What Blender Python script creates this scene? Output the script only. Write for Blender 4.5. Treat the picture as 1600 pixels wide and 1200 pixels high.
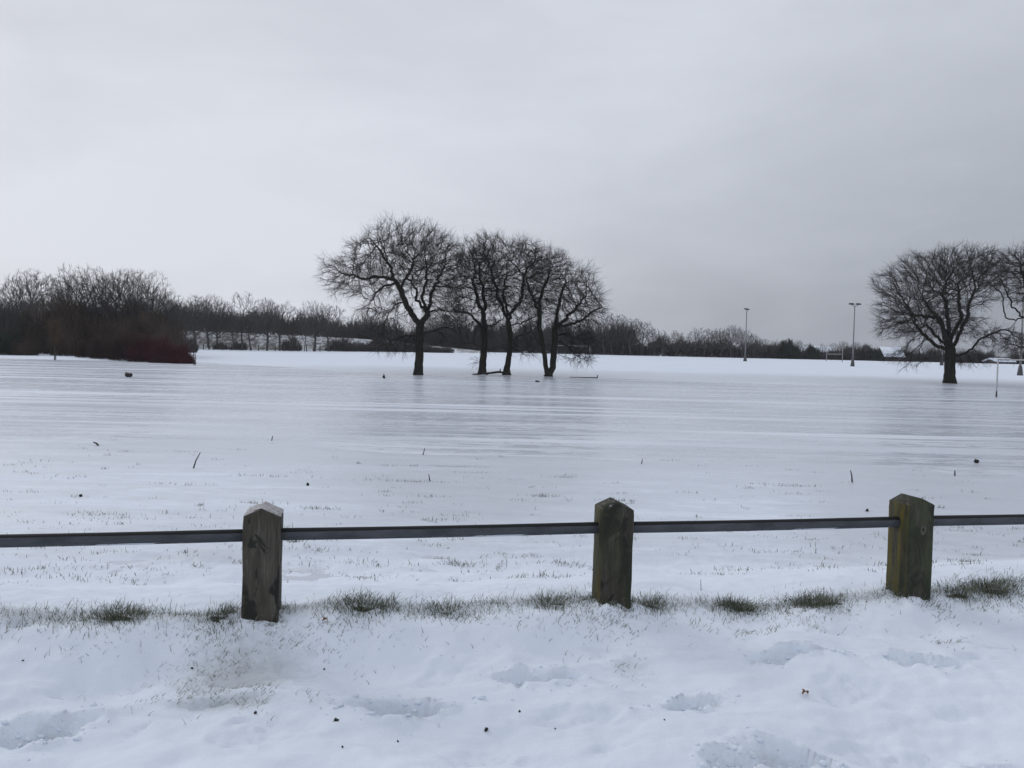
import bpy, math, random
import numpy as np
from mathutils import Matrix, Vector
R = math.radians
rng = np.random.default_rng(7)
random.seed(7)
scene = bpy.context.scene
for o in list(bpy.data.objects): bpy.data.objects.remove(o)
COL = scene.collection

# ------------------------------------------------------------------ camera
CAMZ = 1.33; F = 1300.0; HOR = 550.0; ROLL = 1.3
cam = bpy.data.cameras.new('camera'); camo = bpy.data.objects.new('camera', cam); COL.objects.link(camo)
cam.sensor_width = 36.0; cam.lens = 36.0 * F / 1600.0; cam.clip_start = 0.05; cam.clip_end = 5000
PITCH = math.degrees(math.atan((600 - HOR) / F))
CM = Matrix.Translation((0, 0, CAMZ)) @ Matrix.Rotation(R(90 - PITCH), 4, 'X') @ Matrix.Rotation(R(ROLL), 4, 'Z')
camo.matrix_world = CM
scene.camera = camo
scene.render.resolution_x = 1024; scene.render.resolution_y = 768

# ------------------------------------------------------------------ world: overcast sky
SUN_EL, SUN_AZ = 32.0, -48.0      # azimuth measured from +Y towards +X
w = bpy.data.worlds.new('World'); scene.world = w; w.use_nodes = True
nt = w.node_tree; nt.nodes.clear(); N = nt.nodes; L = nt.links
out = N.new('ShaderNodeOutputWorld'); bg = N.new('ShaderNodeBackground'); bg.inputs['Strength'].default_value = 0.1
sky = N.new('ShaderNodeTexSky'); sky.sky_type = 'NISHITA'; sky.sun_disc = False
sky.sun_elevation = R(SUN_EL); sky.sun_rotation = R(SUN_AZ); sky.air_density = 1.0; sky.dust_density = 3.0
tc = N.new('ShaderNodeTexCoord')
def vmath(op, a, b=None):
    n = N.new('ShaderNodeVectorMath'); n.operation = op
    for i, v in enumerate((a, b)):
        if v is None: continue
        if hasattr(v, 'is_linked'): L.new(v, n.inputs[i])
        else: n.inputs[i].default_value = v
    return n.outputs['Value' if op == 'DOT_PRODUCT' else 'Vector']
def fmath(op, a, b=None, clamp=False):
    n = N.new('ShaderNodeMath'); n.operation = op; n.use_clamp = clamp
    for i, v in enumerate((a, b)):
        if v is None: continue
        if hasattr(v, 'is_linked'): L.new(v, n.inputs[i])
        else: n.inputs[i].default_value = v
    return n.outputs[0]
d = tc.outputs['Generated']
# even overcast, brighter on the left, a thicker bank of cloud low on the right
mp = N.new('ShaderNodeMapping'); mp.inputs['Scale'].default_value = (1.0, 1.0, 3.0); mp.inputs['Rotation'].default_value = (0.0, R(12), 0.0)
L.new(d, mp.inputs['Vector'])
nz = N.new('ShaderNodeTexNoise'); nz.inputs['Scale'].default_value = 2.0; nz.inputs['Detail'].default_value = 8.0; nz.inputs['Roughness'].default_value = 0.52; nz.inputs['Distortion'].default_value = 0.4
L.new(mp.outputs[0], nz.inputs['Vector'])
flat = vmath('NORMALIZE', vmath('MULTIPLY', d, (1.0, 1.0, 3.7)))
lobe = vmath('DOT_PRODUCT', flat, (0.74, 0.67, 0.02))
def smooth(x, a, b):
    n = N.new('ShaderNodeMapRange'); n.interpolation_type = 'SMOOTHSTEP'; L.new(x, n.inputs[0]); n.inputs[1].default_value = a; n.inputs[2].default_value = b; return n.outputs[0]
sep = N.new('ShaderNodeSeparateXYZ'); L.new(d, sep.inputs[0])
v = fmath('SUBTRACT', 0.95, fmath('MULTIPLY', smooth(lobe, 0.42, 1.04), 0.92))
v = fmath('SUBTRACT', v, fmath('MULTIPLY', smooth(sep.outputs[2], 0.12, 0.55), 0.20))
v = fmath('ADD', v, fmath('MULTIPLY', fmath('SUBTRACT', nz.outputs['Fac'], 0.5), 0.62))
nz2 = N.new('ShaderNodeTexNoise'); nz2.inputs['Scale'].default_value = 6.0; nz2.inputs['Detail'].default_value = 7.0; nz2.inputs['Roughness'].default_value = 0.55; nz2.inputs['Distortion'].default_value = 0.6
L.new(mp.outputs[0], nz2.inputs['Vector'])
v = fmath('ADD', v, fmath('MULTIPLY', fmath('SUBTRACT', nz2.outputs['Fac'], 0.5), 0.22), clamp=True)
ramp = N.new('ShaderNodeValToRGB'); L.new(v, ramp.inputs[0])
e = ramp.color_ramp.elements
e[0].position = 0.0; e[0].color = (0.325, 0.35, 0.405, 1)
e[1].position = 1.0; e[1].color = (0.70, 0.735, 0.81, 1)
sc10 = vmath('MULTIPLY', ramp.outputs[0], (10.0, 10.0, 10.0))
mix = N.new('ShaderNodeMix'); mix.data_type = 'RGBA'; mix.inputs['Factor'].default_value = 0.96
L.new(sky.outputs[0], mix.inputs[6]); L.new(sc10, mix.inputs[7])
L.new(mix.outputs[2], bg.inputs['Color']); L.new(bg.outputs[0], out.inputs['Surface'])

sun = bpy.data.lights.new('sun', 'SUN'); sun.energy = 0.75; sun.angle = R(22); sun.color = (1.0, 0.97, 0.93)
suno = bpy.data.objects.new('sun', sun); COL.objects.link(suno)
sd = Vector((math.sin(R(SUN_AZ)) * math.cos(R(SUN_EL)), math.cos(R(SUN_AZ)) * math.cos(R(SUN_EL)), math.sin(R(SUN_EL))))
suno.rotation_euler = (-sd).to_track_quat('-Z', 'Y').to_euler(); suno.location = (-20, 20, 30)
vs = scene.view_settings; vs.view_transform = 'Standard'; vs.look = 'None'; vs.exposure = 0.0; vs.gamma = 1.0; vs.use_curve_mapping = False

# ------------------------------------------------------------------ helpers
CM3 = np.array(CM.to_3x3())
def P(px, py, depth):
    """world point seen at photo pixel (px,py) lying at world depth y=depth"""
    r = CM3 @ np.array([(px - 800) / F, (600 - py) / F, -1.0])
    return np.array([0, 0, CAMZ]) + r * (depth / r[1])
def hor(px): return HOR + (px - 800) * math.tan(R(ROLL))
def tag(o, label=None, cat=None, group=None, kind=None):
    if label: o['label'] = label
    if cat: o['category'] = cat
    if group: o['group'] = group
    if kind: o['kind'] = kind
    return o
def empty(name, loc, rz=0.0):
    o = bpy.data.objects.new(name, None); COL.objects.link(o)
    o.empty_display_size = 0.2; o.location = loc; o.rotation_euler = (0, 0, rz); return o
def mesh_np(name, V, faces_list, smooth=True):
    me = bpy.data.meshes.new(name)
    V = np.asarray(V, dtype=np.float32)
    me.vertices.add(len(V)); me.vertices.foreach_set('co', V.ravel())
    idx = []; st = []; tot = []; o = 0
    for Fa in faces_list:
        Fa = np.asarray(Fa, dtype=np.int32)
        if len(Fa) == 0: continue
        n, k = Fa.shape
        idx.append(Fa.ravel()); st.append(np.arange(n, dtype=np.int32) * k + o); tot.append(np.full(n, k, dtype=np.int32)); o += n * k
    idx = np.concatenate(idx); st = np.concatenate(st); tot = np.concatenate(tot)
    me.loops.add(len(idx)); me.loops.foreach_set('vertex_index', idx)
    me.polygons.add(len(st)); me.polygons.foreach_set('loop_start', st); me.polygons.foreach_set('loop_total', tot)
    me.update(calc_edges=True); me.validate()
    if smooth: me.polygons.foreach_set('use_smooth', np.ones(len(me.polygons), dtype=bool))
    return me
def obj(name, me, mat=None, parent=None, loc=(0, 0, 0)):
    o = bpy.data.objects.new(name, me); COL.objects.link(o)
    if mat and len(me.materials) == 0: me.materials.append(mat)
    o.location = loc
    if parent is not None: o.parent = parent
    return o
def tube(path, radii, k=8, cap=True, start=0):
    """verts and faces of one tube along a path"""
    path = np.asarray(path, float); n = len(path)
    T = np.gradient(path, axis=0); T /= np.linalg.norm(T, axis=1)[:, None]
    ref = np.array([0.13, 0.97, 0.2]) if abs(T[:, 1]).max() < 0.9 else np.array([0.97, 0.13, 0.2])
    U = np.cross(T, ref); U /= np.linalg.norm(U, axis=1)[:, None]; W = np.cross(T, U)
    a = np.arange(k) * 2 * math.pi / k
    V = path[:, None, :] + np.asarray(radii)[:, None, None] * (np.cos(a)[None, :, None] * U[:, None, :] + np.sin(a)[None, :, None] * W[:, None, :])
    Q = []
    for i in range(n - 1):
        for j in range(k):
            Q.append((start + i * k + j, start + i * k + (j + 1) % k, start + (i + 1) * k + (j + 1) % k, start + (i + 1) * k + j))
    V = V.reshape(-1, 3)
    Tn = []
    if cap:
        V = np.vstack([V, path[0], path[-1]]); c0 = start + n * k; c1 = c0 + 1
        for j in range(k):
            Tn.append((c0, start + (j + 1) % k, start + j)); Tn.append((c1, start + (n - 1) * k + j, start + (n - 1) * k + (j + 1) % k))
    return V, Q, Tn
class MB:
    def __init__(s): s.V = []; s.Q = []; s.T = []; s.n = 0
    def tube(s, path, radii, k=8, cap=True):
        V, Q, T = tube(path, radii, k, cap, s.n); s.V.append(V); s.Q += Q; s.T += T; s.n += len(V); return s
    def box(s, c, size, rz=0.0):
        x, y, z = np.array(size) / 2.0
        v = np.array([(-x,-y,-z),(x,-y,-z),(x,y,-z),(-x,y,-z),(-x,-y,z),(x,-y,z),(x,y,z),(-x,y,z)])
        ca, sa = math.cos(rz), math.sin(rz); v = v @ np.array([[ca, sa, 0], [-sa, ca, 0], [0, 0, 1]]) + np.array(c)
        n = s.n; s.Q += [(n+a, n+b, n+c_, n+d_) for a, b, c_, d_ in ((3,2,1,0),(4,5,6,7),(0,1,5,4),(1,2,6,5),(2,3,7,6),(3,0,4,7))]
        s.V.append(v); s.n += 8; return s
    def add(s, V, Q=(), T=()):
        n = s.n; V = np.asarray(V, float); s.V.append(V); s.Q += [tuple(n + i for i in q) for q in Q]; s.T += [tuple(n + i for i in t) for t in T]; s.n += len(V); return s
    def build(s, name, mat, parent=None, smooth=False, loc=(0, 0, 0)):
        me = mesh_np(name, np.vstack(s.V), [np.array(s.Q, dtype=np.int32).reshape(-1, 4), np.array(s.T, dtype=np.int32).reshape(-1, 3)], smooth)
        return obj(name, me, mat, parent, loc)

# value noise -------------------------------------------------------------
def _h(ix, iy, s):
    n = (ix.astype(np.int64) * 374761393 + iy.astype(np.int64) * 668265263 + s * 2147483647) & 0xffffffff
    n = ((n ^ (n >> 13)) * 1274126177) & 0xffffffff
    return ((n ^ (n >> 16)) & 0xffffff) / float(0xffffff)
def vn(x, y, s=0):
    x0 = np.floor(x); y0 = np.floor(y); fx = x - x0; fy = y - y0
    fx = fx * fx * fx * (fx * (fx * 6 - 15) + 10); fy = fy * fy * fy * (fy * (fy * 6 - 15) + 10)
    a = _h(x0, y0, s); b = _h(x0 + 1, y0, s); c = _h(x0, y0 + 1, s); d_ = _h(x0 + 1, y0 + 1, s)
    return (a * (1 - fx) + b * fx) * (1 - fy) + (c * (1 - fx) + d_ * fx) * fy - 0.5
def fbm(x, y, s=0, o=4):
    t = 0; a = 1.0
    for i in range(o):
        t = t + a * vn(x + 17.3 * i, y - 9.1 * i, s + i); x = x * 2.03; y = y * 2.03; a *= 0.5
    return t
def sst(a, b, x):
    t = np.clip((x - a) / (b - a), 0, 1); return t * t * (3 - 2 * t)

# ------------------------------------------------------------------ materials
def mat(name, build):
    m = bpy.data.materials.new(name); m.use_nodes = True
    t = m.node_tree; t.nodes.clear()
    o = t.nodes.new('ShaderNodeOutputMaterial'); b = t.nodes.new('ShaderNodeBsdfPrincipled'); t.links.new(b.outputs[0], o.inputs[0])
    build(t, b); return m
class G:
    def __init__(s, t): s.t = t
    def n(s, ty, **kw):
        x = s.t.nodes.new(ty)
        for k, v in kw.items(): setattr(x, k, v)
        return x
    def lk(s, a, b): s.t.links.new(a, b)
    def coord(s, scale=(1, 1, 1), rot=(0, 0, 0), kind='Object'):
        c = s.n('ShaderNodeTexCoord'); m = s.n('ShaderNodeMapping'); m.inputs['Scale'].default_value = scale; m.inputs['Rotation'].default_value = rot
        s.lk(c.outputs[kind], m.inputs[0]); return m.outputs[0]
    def noise(s, vec, scale, detail=4, rough=0.55, dist=0.0):
        x = s.n('ShaderNodeTexNoise'); x.inputs['Scale'].default_value = scale; x.inputs['Detail'].default_value = detail; x.inputs['Roughness'].default_value = rough; x.inputs['Distortion'].default_value = dist
        s.lk(vec, x.inputs['Vector']); return x.outputs['Fac']
    def ramp(s, fac, stops):
        x = s.n('ShaderNodeValToRGB'); s.lk(fac, x.inputs[0]); el = x.color_ramp.elements
        while len(el) < len(stops): el.new(0.5)
        for e_, (p, c) in zip(el, stops):
            e_.position = p; e_.color = (c, c, c, 1) if isinstance(c, (int, float)) else (*c, 1)
        return x.outputs[0]
    def mix(s, fac, a, b):
        x = s.n('ShaderNodeMix', data_type='RGBA')
        for v, i in ((fac, 0), (a, 6), (b, 7)):
            if hasattr(v, 'is_linked'): s.lk(v, x.inputs[i])
            elif i == 0: x.inputs[0].default_value = v
            else: x.inputs[i].default_value = (*v, 1)
        return x.outputs[2]
    def math(s, op, a, b=0.0, clamp=False):
        x = s.n('ShaderNodeMath', operation=op, use_clamp=clamp)
        for i, v in enumerate((a, b)):
            if hasattr(v, 'is_linked'): s.lk(v, x.inputs[i])
            else: x.inputs[i].default_value = v
        return x.outputs[0]
    def bump(s, b, h, strength, dist):
        x = s.n('ShaderNodeBump'); x.inputs['Strength'].default_value = strength; x.inputs['Distance'].default_value = dist
        s.lk(h, x.inputs['Height']); s.lk(x.outputs[0], b.inputs['Normal'])

SNOW = (0.76, 0.815, 0.90)
def snow_mat(t, b):
    g = G(t); c = g.coord()
    big = g.noise(c, 0.7, 4); fine = g.noise(c, 55, 5, 0.65); mid = g.noise(c, 9, 4, 0.6)
    st = g.noise(g.coord((0.25, 1.6, 1)), 1.1, 5, 0.6, 0.4)
    f = g.math('ADD', g.math('MULTIPLY', big, 0.4), g.math('MULTIPLY', st, 0.6))
    colr = g.ramp(f, [(0.30, (0.68, 0.735, 0.82)), (0.55, SNOW), (0.75, (0.81, 0.86, 0.93))])
    th = g.n('ShaderNodeAttribute', attribute_name='thin')  # thin snow, plus the shade painted into the footprints
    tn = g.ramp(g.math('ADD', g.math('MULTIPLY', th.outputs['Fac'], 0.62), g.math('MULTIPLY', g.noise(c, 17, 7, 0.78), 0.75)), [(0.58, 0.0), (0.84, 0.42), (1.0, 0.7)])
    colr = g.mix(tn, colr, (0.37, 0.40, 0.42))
    so = g.n('ShaderNodeAttribute', attribute_name='soil')  # bare soil and tuft shadow share this dark colour
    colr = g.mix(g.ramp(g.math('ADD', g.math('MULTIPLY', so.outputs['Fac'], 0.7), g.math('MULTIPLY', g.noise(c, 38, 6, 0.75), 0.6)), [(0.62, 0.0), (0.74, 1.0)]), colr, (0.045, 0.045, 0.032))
    ic = g.n('ShaderNodeAttribute', attribute_name='icy')
    cr = g.math('ADD', g.math('MULTIPLY', g.noise(g.coord((0.22, 1.3, 1)), 1.6, 7, 0.68, 0.5), 0.6), g.math('MULTIPLY', g.noise(g.coord((0.7, 1.6, 1)), 5.0, 6, 0.7, 0.3), 0.4))
    icf = g.ramp(g.math('ADD', g.math('MULTIPLY', ic.outputs['Fac'], 0.36), cr), [(0.57, 0.0), (0.71, 0.65), (0.86, 1.0)])
    colr = g.mix(icf, colr, (0.575, 0.62, 0.695))
    g.lk(colr, b.inputs['Base Color'])
    g.lk(g.ramp(icf, [(0.0, 0.78), (1.0, 0.32)]), b.inputs['Roughness']); g.lk(g.ramp(icf, [(0.0, 0.2), (1.0, 0.45)]), b.inputs['Specular IOR Level'])
    h = g.math('ADD', g.math('MULTIPLY', fine, 0.35), g.math('MULTIPLY', mid, 1.0))
    g.bump(b, h, 0.5, 0.014)
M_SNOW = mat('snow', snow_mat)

def ice_mat(t, b):
    g = G(t)
    at = g.n('ShaderNodeAttribute', attribute_name='clear')
    st = g.noise(g.coord((0.10, 1.0, 1)), 0.5, 7, 0.62, 0.5)
    st2 = g.noise(g.coord((0.05, 1.0, 1), (0, 0, R(4))), 1.5, 6, 0.62, 0.3)
    st3 = g.noise(g.coord((0.6, 1.5, 1)), 3.0, 6, 0.65, 0.3)
    f = g.math('ADD', g.math('ADD', g.math('MULTIPLY', st, 0.36), g.math('MULTIPLY', st2, 0.26)), g.math('MULTIPLY', st3, 0.38))
    f = g.math('ADD', f, g.math('MULTIPLY', g.math('SUBTRACT', 1.0, at.outputs['Fac']), 0.06))
    dust = g.ramp(f, [(0.49, 0.0), (0.57, 0.32), (0.69, 1.0)])
    ln = g.noise(g.coord((0.035, 1.0, 1), (0, 0, R(-2))), 0.9, 6, 0.6, 0.25)
    pc = g.noise(g.coord((0.12, 0.3, 1)), 0.5, 3)
    lines = g.math('MULTIPLY', g.ramp(ln, [(0.53, 0.0), (0.60, 1.0)]), g.ramp(pc, [(0.38, 0.15), (0.6, 0.9)]))
    dust = g.math('MAXIMUM', dust, lines)
    blot = g.noise(g.coord((0.5, 1, 1)), 0.5, 5)
    icec = g.ramp(blot, [(0.3, (0.46, 0.50, 0.57)), (0.7, (0.64, 0.68, 0.755))])
    g.lk(g.mix(dust, icec, (0.75, 0.79, 0.865)), b.inputs['Base Color'])
    g.lk(g.ramp(dust, [(0.0, 0.20), (1.0, 0.8)]), b.inputs['Roughness'])
    g.lk(g.ramp(dust, [(0.0, 0.5), (1.0, 0.2)]), b.inputs['Specular IOR Level'])
    b.inputs['IOR'].default_value = 1.31
    rip = g.noise(g.coord((0.5, 1.4, 1)), 6, 5, 0.65)
    g.bump(b, rip, 0.06, 0.05)
M_ICE = mat('ice', ice_mat)

def bark(c1, c2, sc=6.0):
    def f(t, b):
        g = G(t)
        n = g.noise(g.coord((1, 1, 0.25)), sc, 5, 0.65)
        g.lk(g.ramp(n, [(0.3, c1), (0.7, c2)]), b.inputs['Base Color']); b.inputs['Roughness'].default_value = 0.95
        b.inputs['Specular IOR Level'].default_value = 0.1
        g.bump(b, n, 0.6, 0.05)
    return f
M_BARK = mat('oak_bark', bark((0.016, 0.015, 0.014), (0.046, 0.044, 0.036)))
M_TWIG = mat('oak_twig', bark((0.030, 0.028, 0.028), (0.052, 0.048, 0.046), 2.0))
M_TREE = [mat('bare_twigs_' + n_, bark(a, c_, 0.6)) for n_, a, c_ in (
    ('grey', (0.065, 0.064, 0.068), (0.11, 0.105, 0.108)), ('brown', (0.07, 0.058, 0.052), (0.115, 0.095, 0.085)), ('dark', (0.05, 0.05, 0.052), (0.085, 0.084, 0.085)), ('pale', (0.11, 0.11, 0.115), (0.17, 0.165, 0.165)))]
M_UNDER_B = mat('brown_undergrowth', bark((0.045, 0.038, 0.034), (0.105, 0.08, 0.062), 0.5))
M_UNDER_G = mat('grey_undergrowth', bark((0.05, 0.05, 0.055), (0.10, 0.092, 0.09), 0.35))
M_RED = mat('red_stems', bark((0.035, 0.014, 0.017), (0.088, 0.024, 0.032), 0.7))
M_REDB = mat('dull_red_stems', bark((0.03, 0.021, 0.02), (0.07, 0.042, 0.038), 0.7))
M_TAN = mat('tan_twigs', bark((0.07, 0.052, 0.036), (0.115, 0.086, 0.056), 2.0))
M_EVER = mat('evergreen_foliage', bark((0.018, 0.024, 0.02), (0.045, 0.055, 0.042), 0.8))

def plain(c, rough=0.6, metal=0.0, var=0.25, sc=8.0):
    def f(t, b):
        g = G(t); n = g.noise(g.coord(), sc, 5, 0.6)
        lo = tuple(x * (1 - var) for x in c); hi = tuple(min(1, x * (1 + var)) for x in c)
        g.lk(g.ramp(n, [(0.3, lo), (0.7, hi)]), b.inputs['Base Color']); b.inputs['Roughness'].default_value = rough; b.inputs['Metallic'].default_value = metal
    return f
M_POLE = mat('galvanised_pole', plain((0.20, 0.20, 0.205), 0.6, 0.3))
M_LAMP = mat('lamp_housing', plain((0.05, 0.05, 0.055), 0.5))
M_GLASS = mat('lamp_glass', plain((0.25, 0.26, 0.28), 0.15))
M_WHITE = mat('white_painted_steel', plain((0.42, 0.42, 0.43), 0.5))
M_GREYP = mat('worn_white_paint', plain((0.27, 0.27, 0.285), 0.6))
M_BRICK = mat('dark_brick', plain((0.075, 0.055, 0.052), 0.9))
M_PANE = mat('window_glass', plain((0.03, 0.035, 0.04), 0.1))
M_WOODY = mat('dark_old_wood', plain((0.05, 0.045, 0.04), 0.9))
M_CLOD = mat('mud', plain((0.03, 0.026, 0.023), 0.95))
M_LEAF = mat('dead_leaf', plain((0.16, 0.07, 0.03), 0.8))
M_STRAW = mat('dry_stalk', plain((0.12, 0.105, 0.08), 0.9))

def post_mat(name, algae, dark, frost, seed, tone=1.0):
    def f(t, b):
        g = G(t)
        oi = g.coord(); off = g.n('ShaderNodeVectorMath', operation='ADD'); g.lk(oi, off.inputs[0]); off.inputs[1].default_value = (seed, seed * 1.7, seed * 0.6)
        def stretched(sx, sz):
            m = g.n('ShaderNodeMapping'); m.inputs['Scale'].default_value = (sx, sx, sz); g.lk(off.outputs[0], m.inputs[0]); return m.outputs[0]
        grain = g.noise(stretched(1, 0.07), 95, 6, 0.7, 0.6)
        band = g.noise(stretched(1, 0.16), 17, 5, 0.62, 0.9)
        blot = g.noise(stretched(1, 0.55), 11, 5, 0.65, 0.6)
        base = g.ramp(band, [(0.28, (0.028, 0.026, 0.022)), (0.48, (0.066, 0.06, 0.049)), (0.74, (0.145, 0.136, 0.115))])
        base = g.mix(g.ramp(grain, [(0.38, 0.75), (0.62, 0.0)]), base, (0.045, 0.04, 0.034))
        tn_ = g.n('ShaderNodeVectorMath', operation='SCALE'); g.lk(base, tn_.inputs[0]); tn_.inputs['Scale'].default_value = tone; base = tn_.outputs[0]
        st = g.ramp(blot, [(0.55 - dark, 0.0), (0.60 - dark * 0.8, 0.92)])
        base = g.mix(st, base, (0.022, 0.021, 0.019))
        # green algae mostly on the face towards the left, from its own splash pattern
        geo = g.n('ShaderNodeTexCoord'); sx = g.n('ShaderNodeSeparateXYZ'); g.lk(geo.outputs['Normal'], sx.inputs[0])
        side = g.math('MULTIPLY', g.ramp(g.math('MULTIPLY', sx.outputs[0], -1.0), [(0.5, 0.0), (0.9, 1.0)]), algae)
        al = g.math('MULTIPLY', side, g.ramp(g.noise(stretched(1, 0.12), 24, 4), [(0.40, 0.0), (0.62, 1.0)]))
        base = g.mix(al, base, (0.105, 0.085, 0.022))
        al2 = g.math('MULTIPLY', g.ramp(g.noise(stretched(1, 0.3), 7, 4), [(0.42, 0.0), (0.66, 0.7)]), min(1.0, algae))
        base = g.mix(al2, base, (0.055, 0.068, 0.036))
        fr = g.math('MULTIPLY', g.ramp(sx.outputs[2], [(0.6, 0.0), (0.8, 1.0)]), g.ramp(g.noise(off.outputs[0], 40, 5, 0.7), [(0.62 - frost * 0.5, 0.0), (0.75 - frost * 0.4, 0.85)]))
        base = g.mix(fr, base, (0.50, 0.49, 0.50))
        g.lk(base, b.inputs['Base Color']); b.inputs['Roughness'].default_value = 0.85; b.inputs['Specular IOR Level'].default_value = 0.2
        g.bump(b, g.math('ADD', grain, g.math('MULTIPLY', band, 0.8)), 0.55, 0.006)
    return mat(name, f)
def rail_mat(t, b):
    g = G(t); n = g.noise(g.coord((0.4, 1, 1)), 14, 5, 0.6)
    base = g.ramp(n, [(0.3, (0.045, 0.05, 0.057)), (0.7, (0.085, 0.09, 0.102))])
    c = g.n('ShaderNodeTexCoord'); s = g.n('ShaderNodeSeparateXYZ'); g.lk(c.outputs['Object'], s.inputs[0])
    wob = g.math('MULTIPLY', g.math('SUBTRACT', g.noise(g.coord((0.15, 1, 1)), 40, 4), 0.5), 0.006)
    top_dark = g.ramp(g.math('MULTIPLY', g.math('ADD', s.outputs[2], wob), 30.0), [(0.40, 0.0), (0.50, 1.0)])  # darker band along the upper part of the rail
    base = g.mix(g.ramp(g.noise(g.coord((0.12, 1, 1)), 60, 5, 0.7), [(0.60, 0.0), (0.72, 0.6)]), base, (0.17, 0.175, 0.185))
    base = g.mix(g.ramp(g.noise(g.coord((0.3, 1, 1)), 22, 6, 0.75), [(0.64, 0.0), (0.72, 0.7)]), base, (0.06, 0.035, 0.022))
    base = g.mix(top_dark, base, (0.013, 0.014, 0.015))
    low = g.ramp(g.math('MULTIPLY', g.math('ADD', s.outputs[2], wob), -30.0), [(0.66, 0.0), (0.74, 1.0)])
    frz = g.math('MULTIPLY', low, g.ramp(g.noise(g.coord((0.2, 1, 1)), 26, 5, 0.7), [(0.56, 0.0), (0.62, 1.0)]))
    g.lk(g.mix(frz, base, (0.62, 0.66, 0.72)), b.inputs['Base Color'])
    b.inputs['Roughness'].default_value = 0.7; b.inputs['Specular IOR Level'].default_value = 0.2; b.inputs['Metallic'].default_value = 0.0
    g.bump(b, g.noise(g.coord(), 160, 4), 0.15, 0.002)
M_RAIL = mat('dull_galvanised_rail', rail_mat)
def grass_mat(t, b):
    g = G(t); a = g.n('ShaderNodeAttribute', attribute_name='tint')
    g.lk(a.outputs['Color'], b.inputs['Base Color']); b.inputs['Roughness'].default_value = 0.7; b.inputs['Specular IOR Level'].default_value = 0.2
M_GRASS = mat('grass_blades', grass_mat)

# ------------------------------------------------------------------ ground
FA = math.tan(R(11.5)); Y0 = 4.3
def fence_y(x): return Y0 + x * FA
# footprints: photo pixel of the centre, length, width, heading, depth
PRINTS_PX = [(618, 1098, .42, .17, 5, .085), (840, 1055, .37, .18, 12, .07), (1078, 1090, .30, .13, 18, .06), (1240, 1036, .40, .13, -4, .065), (1440, 1048, .34, .12, -8, .05),
             (60, 1140, .34, .18, 30, .075), (30, 1023, .08, .07, 0, .022), (1230, 1182, .36, .14, -12, .065), (1140, 1192, .22, .12, 8, .05), (955, 1170, .24, .08, 5, .014),
             (340, 1100, .34, .05, 8, .018), (1560, 1190, .24, .11, 10, .036), (1490, 1110, .16, .10, -10, .012), (480, 1085, .16, .07, 14, .014), (215, 1135, .12, .06, 20, .014), (1530, 1040, .26, .08, 6, .018), (1110, 1108, .06, .05, -20, .010), (700, 1045, .30, .20, 10, .020), (1330, 1080, .34, .22, -10, .024), (900, 1112, .36, .16, 4, .020), (150, 1060, .40, .2, 0, .02), (420, 1150, .40, .22, 12, .024), (1400, 1170, .40, .24, 0, .026), (760, 1175, .34, .2, -8, .022)]
def on_plane(px, py, z):
    r = CM3 @ np.array([(px - 800) / F, (600 - py) / F, -1.0]); k = (z - CAMZ) / r[2]; return r[0] * k, r[1] * k
PRINTS = [(*on_plane(a, b, -0.11), l, w_, R(h), dp) for a, b, l, w_, h, dp in PRINTS_PX]
ICE_Z = -0.315
CREST = []                                   # snow level along the fence line, read at a dozen places
for a, b in [(-250, 966), (0, 966), (190, 964), (413, 962), (565, 952), (700, 958), (860, 950), (964, 948), (1060, 950), (1150, 955), (1272, 946), (1350, 936), (1420, 926), (1500, 933), (1590, 915), (1800, 905)]:
    yy = Y0 / (1 - (a - 800) / F * FA); q_ = P(a, b, yy); CREST.append((q_[0], q_[2]))
CREST = np.array(CREST)
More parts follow.
